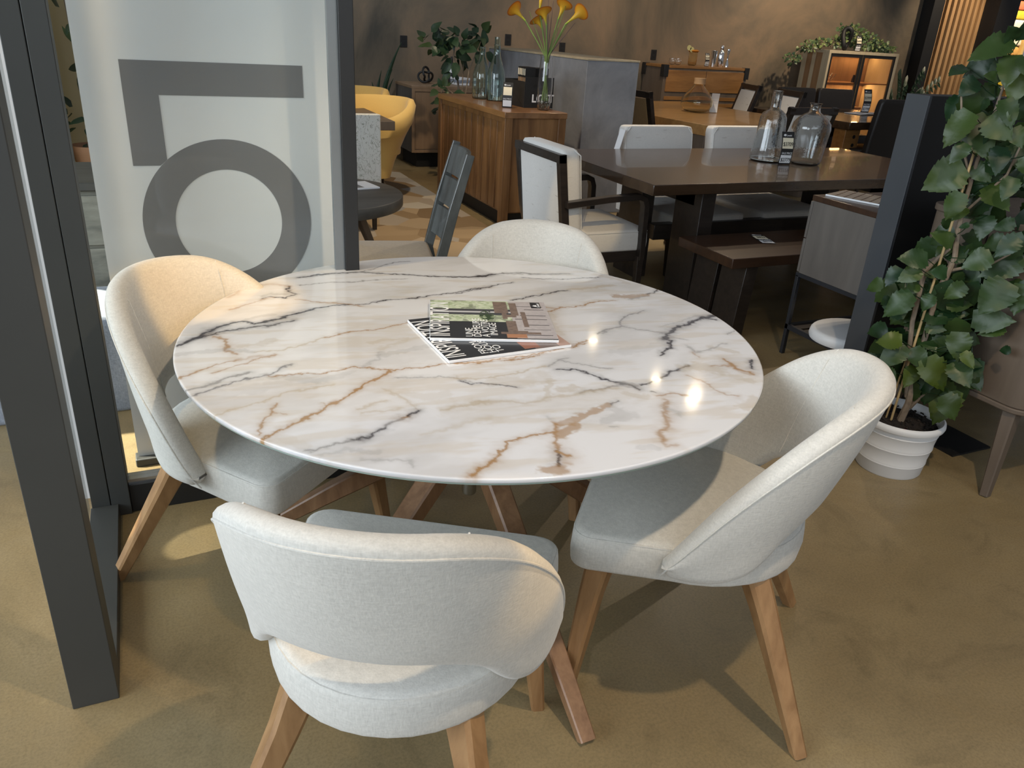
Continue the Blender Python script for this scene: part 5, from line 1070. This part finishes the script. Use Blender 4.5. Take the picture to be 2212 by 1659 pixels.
t = thing('ornament', 'small black bird-like ornament on the right of the lit cabinet shelf', 'ornament', (9.42, 9.0, 1.056)); MB().loft([[(-.02, -.01, 0), (.08, -.01, 0), (.08, .03, 0), (-.02, .03, 0)], [(-.03, 0, .04), (.06, 0, .05), (.06, .02, .05), (-.03, .02, .04)], [(-.02, .005, .10), (0, .005, .1), (0, .012, .1), (-.02, .012, .1)]]).build('figure', 'black', t)
bottle('glass_vase', [(.03, 0), (.07, .05), (.075, .1), (.05, .16), (.03, .2)], 'smoke_pane' if 0 else 'bubble_glass', 'dark bulb vase on the lower right of the lit cabinet', (9.36, 9.0, .73), .005, 'vase')
tag(MB().bx(9.2, 9.55, 8.88, 9.2, .70, .73).build('cabinet_shelf', 'amber_wood'), 'small riser shelf holding the dark bulb vase in the lit cabinet', 'shelf')
# ivy garland, knot and tag on top
t = thing('ivy_garland', 'bushy green ivy garland trailing over the top of the display cabinet', 'garland', (9.2, 9.05, C1)); m = MB()
for (x, z, rx, rz_, n) in [(-.98, -.16, .10, .07, 26), (-.78, .0, .12, .07, 32), (-.55, .05, .13, .05, 32), (-.3, .07, .12, .06, 32), (-.14, .20, .13, .12, 55), (.05, .16, .16, .13, 75), (.3, .11, .15, .10, 60), (.5, .07, .14, .08, 50), (.68, .01, .12, .05, 32)]:
    scatter_leaves(m, (x, -.08 if x > -.5 else -.05, z+.03), (rx, .13, rz_), int(n*1.9), .047, .8, int(x*1000)+77, .2, 0, (-.6, -.7, .3))
m.build('foliage', 'leaf_pale', t, smooth=60)
MB().tube([(-1.0, .0, -.12), (-.7, .0, .04), (-.3, 0, .04), (.1, 0, .05), (.5, 0, .04), (.75, 0, .02)], .006, 6).build('vine', 'stem', t, smooth=True)
t = thing('knot_sculpture', 'tall black knot ornament among the ivy on the display cabinet', 'ornament', (8.98, 8.87, C1+.002)); MB().tube([(.06*math.sin(q)*(1+.2*math.cos(q)), .03*math.sin(2*q), .15-.13*math.cos(q) if True else 0) for q in np.linspace(0, 2*PI, 60, endpoint=False)], .03, 10, closed=True).build('knot', 'black', t, smooth=True)
price_tag((9.18, 8.83, C1), R(-10), .2, 'price tag in the ivy on top of the display cabinet', '$4999', '$3499', grp='price tags')
t = thing('floor_plant', 'dark zz plant between the display cabinet and the slatted wall', 'plant', (10.45, 9.0, 0))
MB().lathe([(0, 0), (.16, 0), (.19, .45), (.18, .45), (.17, .4), (0, .4)], seg=28).build('planter', 'frame_dark', t, smooth=50)
m = MB()
for a, ln_, z in ((0, .75, 1.12), (60, .4, 1.1), (140, .35, 1.0), (200, .25, 1.2), (-60, .4, .95), (-20, .3, 1.25)):
    p0 = Vector((0, 0, .4)); p1 = Vector((ln_*math.cos(R(a)), ln_*.5*math.sin(R(a)), z)); m.tube([p0, p0.lerp(p1, .5)+Vector((0, 0, .12)), p1], [.012, .009, .004], 6)
    for j in range(8):
        c = p0.lerp(p1, .3+.7*j/8)+Vector((0, 0, .1*math.sin(PI*j/8)))
        for s_ in (-1, 1): leaf(m, c, c+Vector((.06, s_*.03, s_*.09+.02)), (-.4, -.8, .2), .4, var=.1, n=5)
m.build('foliage', 'leaf_dark', t, smooth=60)
# bright area seen right of the black column
t = thing('cushion_shelf', 'bright open shelf stacked with colourful cushions beyond the black column', 'shelf', (13.2, 10.6, 0))
m = MB()
for x in (0, .95, 1.9): m.bx(x, x+.06, 0, .5, 0, 3.2)
m.build('uprights', plain('pale gold lacquer', (.6, .42, .16), .35, 0, .05), t, bev=.003)
for z in (.35, .95, 1.5, 1.95, 2.5): MB().bx(0, 1.96, 0, .5, z, z+.05).build('shelf_board', 'stripe_a', t, bev=.003)
MB().bx(0, 1.96, .5, .53, 0, 3.2).build('back_panel', 'cream_wall', t)
cs = [('.', (.5, .13, .06)), ('.', (.6, .35, .1)), ('.', (.75, .68, .55)), ('.', (.55, .42, .03))]
cl = ['coral', 'orange', 'cream', 'mustard']
cm = [plain(n_+' cushion cover', c[1], .85) for n_, c in zip(cl, cs)]
k = 0
for z in (1.0, 1.55, 2.0):
    for x in (.28, .75, 1.22, 1.68):
        for dz in ((0, .16) if z != 2.0 else (0, .15, .30)):
            k += 1; ci = (k*5+int(z*4)) % 4; m = MB(); cushion(m, rrect(-.22, .22, -.2, .2, .06), 0, .15, .06, .015); o = m.build('cushion', cm[ci], None, smooth=60); o.location = (13.2+x, 10.83, z+dz+.001)
            o['label'] = cl[ci]+' cushion stacked on the bright shelf beyond the black column'; o['category'] = 'cushion'; o['group'] = cl[ci]+' cushions on the bright shelf'
tag(MB().bx(12.75, 17, 12.0, 12.2, 0, 3.6).build('wall_right', 'cream_wall'), kind='structure')
t = thing('lounge_seat', 'pale upholstered seat glimpsed behind the plant at the right edge', 'seat', (4.5, 3.0, 0))
m = MB(); m.loft([[(x*k_, y, z) for x, y in rrect(-.4, .4, -.08, .08, .05)] for z, k_ in ((.3, 1), (.7, 1), (.84, .97), (.88, .85))]); m.build('backrest', 'white_plastic', t, smooth=50)
m = MB(); cushion(m, rrect(-.4, .4, .08, .6, .05), .2, .45, .05); m.build('seat', 'white_plastic', t, smooth=50)
for x in (-.35, .35):
    for y in (0, .52): MB().beam((x, y, .3), (x, y, 0), .04, .03).build('leg', 'dark_wood', t)

# ------------------------------------------------------------------ lights
def area(name, loc, target, sx, sy, power, col):
    l = bpy.data.lights.new(name, 'AREA'); l.shape = 'RECTANGLE'; l.size = sx; l.size_y = sy; l.energy = power; l.color = col
    o = bpy.data.objects.new(name, l); COL.objects.link(o); o.location = loc; o.rotation_euler = (Vector(target)-Vector(loc)).to_track_quat('-Z', 'Y').to_euler(); return o
def spot(loc, target, power, angle=60, blend=.5, col=(1, .74, .45), size=.045):  # makes the ceiling fixtures and also the added tint and sunbeam lamps
    l = bpy.data.lights.new('ceiling_or_added_spot', 'SPOT'); l.energy = power; l.spot_size = R(angle); l.spot_blend = blend; l.color = col; l.shadow_soft_size = size
    o = bpy.data.objects.new('ceiling_or_added_spot', l); COL.objects.link(o); o.location = loc; o.rotation_euler = (Vector(target)-Vector(loc)).to_track_quat('-Z', 'Y').to_euler(); return o
DAY = (.80, .90, 1.0)
area('daylight_window_left', (-5.0, 1.8, 2.5), (1.5, 2.5, .5), 8, 2.6, 560, DAY)
area('daylight_window_rear', (.2, -3.4, 3.1), (.8, 2.5, .5), 6, 2.2, 120, DAY)
WARM = (1, .79, .55)

spot((1.1, .25, 3.3), (1.15, 1.5, 0), 170, 75, .6, WARM, .05)
spot((4.55, 6.07, 3.17), (4.2, 5.0, .7), 130, 75, .6, WARM); spot((4.44, 7.23, 3.17), (5.3, 7.6, .7), 160, 70, .6, WARM); spot((4.6, 5.5, 3.17), (3.4, 4.6, .4), 120, 80, .6, WARM)
spot((2.03, 5.9, 3.2), (2.3, 6.6, .6), 190, 75, .6, WARM); spot((5.5, 7.6, 3.2), (5.6, 9.5, 1.6), 120, 80, .8, WARM); spot((8.6, 7.4, 3.2), (8.6, 9.5, 1.4), 260, 85, .8, WARM)
spot((2.4, 7.6, 3.2), (2.8, 9.5, 1.6), 70, 80, .8, (.86, .92, 1)); spot((11.5, 8.0, 3.2), (11.6, 9.5, 1.4), 160, 70, .6, WARM); spot((14.2, 9.4, 3.3), (14.2, 10.8, 1.6), 420, 90, .6, WARM)
spot((-.6, 2.2, 3.2), (.25, 2.3, .6), 90, 42, .5, (1, .7, .35))  # added warm lamp tinting the left tub chair and nearby floor
spot((1.5, -.2, 3.2), (.13, 2.33, .78), 420, 7.5, .35, (1, .6, .2), .02)  # added narrow beam that yellows the inside of the left chair back
spot((2.6, -.4, 3.2), (.53, .95, .76), 260, 5, .5, (1, .62, .2), .02)  # added narrow beam for the golden patch on the front chair back
spot((.2, 1.2, 3.2), (2.33, 4.02, .46), 260, 6, .3, (1, .7, .32), .02); spot((2.4, 1.4, 3.2), (.93, 3.2, .47), 120, 8, .3, (1, .6, .18), .02)  # added beams standing in for sun on the armchair and ladder-back seats
for x_, z_, p_ in ((8.98, 1.035, 5), (8.98, 1.42, 3.5), (9.62, 1.035, 5), (9.62, 1.42, 3.5)):
    o_ = area('cabinet_strip', (x_, 9.2, z_), (x_, 9.2, 0), .52, .03, p_, (1, .62, .26)); o_.rotation_euler = (R(-20), 0, 0)
for k_, (x_, y_, lab_) in enumerate([(4.444, 7.227, 'farthest'), (4.536, 6.072, 'middle'), (4.589, 5.535, 'nearest')]):
    o_ = thing('ceiling_spotlight', lab_+' of three round ceiling spotlights mirrored in the right half of the marble top', 'spotlight', (x_, y_, 3.24), 0, 'ceiling spotlights above the dark walnut table')
    MB().lathe([(0, .16), (.055, .16), (.06, .01), (.06, -.01), (.052, -.01), (.052, .0), (0, .0)], seg=28).build('housing', 'frame_dark', o_, smooth=50)
    MB().lathe([(0, -.006), (.048, -.006), (.048, -.002), (0, -.002)], seg=28).build('lamp_lens', M.setdefault('lamp', emit('lit spotlight lens', (1, .82, .55), 45)), o_)
SUNC = (1, .93, .78)
spot((-3.4, 3.9, 3.1), (-.17, 2.82, .02), 5200, 4.5, .1, SUNC, .01); spot((-2.8, 5.2, 3.1), (-.24, 3.35, .40), 4200, 5, .1, SUNC, .01); spot((-3.2, 1.4, 3.1), (.03, 2.19, 0), 1300, 2.2, .1, SUNC, .01)  # added narrow beams standing in for sun patches around the partition
w = bpy.data.worlds.new('World'); S.world = w; w.use_nodes = True; bg = w.node_tree.nodes['Background']; bg.inputs[0].default_value = (.92, .93, 1, 1); bg.inputs[1].default_value = .2

# ------------------------------------------------------------------ camera
FPX, PITCH, ROLL, YAW = 1694.638, .426023, .0617688, .444965
up = Vector((math.sin(ROLL)*math.cos(PITCH), -math.cos(ROLL)*math.cos(PITCH), -math.sin(PITCH)))
fwc = Vector((0, 0, 1)); fh = (fwc-up*fwc.dot(up)).normalized(); rt = fh.cross(up)
Yc = fh*math.cos(YAW)-rt*math.sin(YAW); Xc = Yc.cross(up)
def w_(c): return Vector((Xc.dot(c), Yc.dot(c), up.dot(c)))
r_, u_, b_ = w_(Vector((1, 0, 0))), w_(Vector((0, -1, 0))), w_(Vector((0, 0, -1)))
cam = bpy.data.cameras.new('camera')
for o_ in [x for x in bpy.data.objects if x.type == 'FONT']:
    bpy.context.view_layer.update(); dg = bpy.context.evaluated_depsgraph_get(); me_ = bpy.data.meshes.new_from_object(o_.evaluated_get(dg)); nm_ = o_.name; pa_ = o_.parent; ml_ = o_.matrix_basis.copy()
    bpy.data.objects.remove(o_); n_ = bpy.data.objects.new(nm_, me_); link(n_, pa_); n_.matrix_basis = ml_
co = bpy.data.objects.new('camera', cam); COL.objects.link(co)
mt = Matrix(((r_.x, u_.x, b_.x, 0), (r_.y, u_.y, b_.y, 0), (r_.z, u_.z, b_.z, 1.5), (0, 0, 0, 1))); co.matrix_world = mt
cam.sensor_width = 36; cam.lens = FPX/2212*36; cam.clip_start = .05; cam.clip_end = 60; S.camera = co
vs = S.view_settings; vs.view_transform = 'Standard'; vs.look = 'None'; vs.exposure = 0; vs.gamma = 1; vs.use_curve_mapping = False
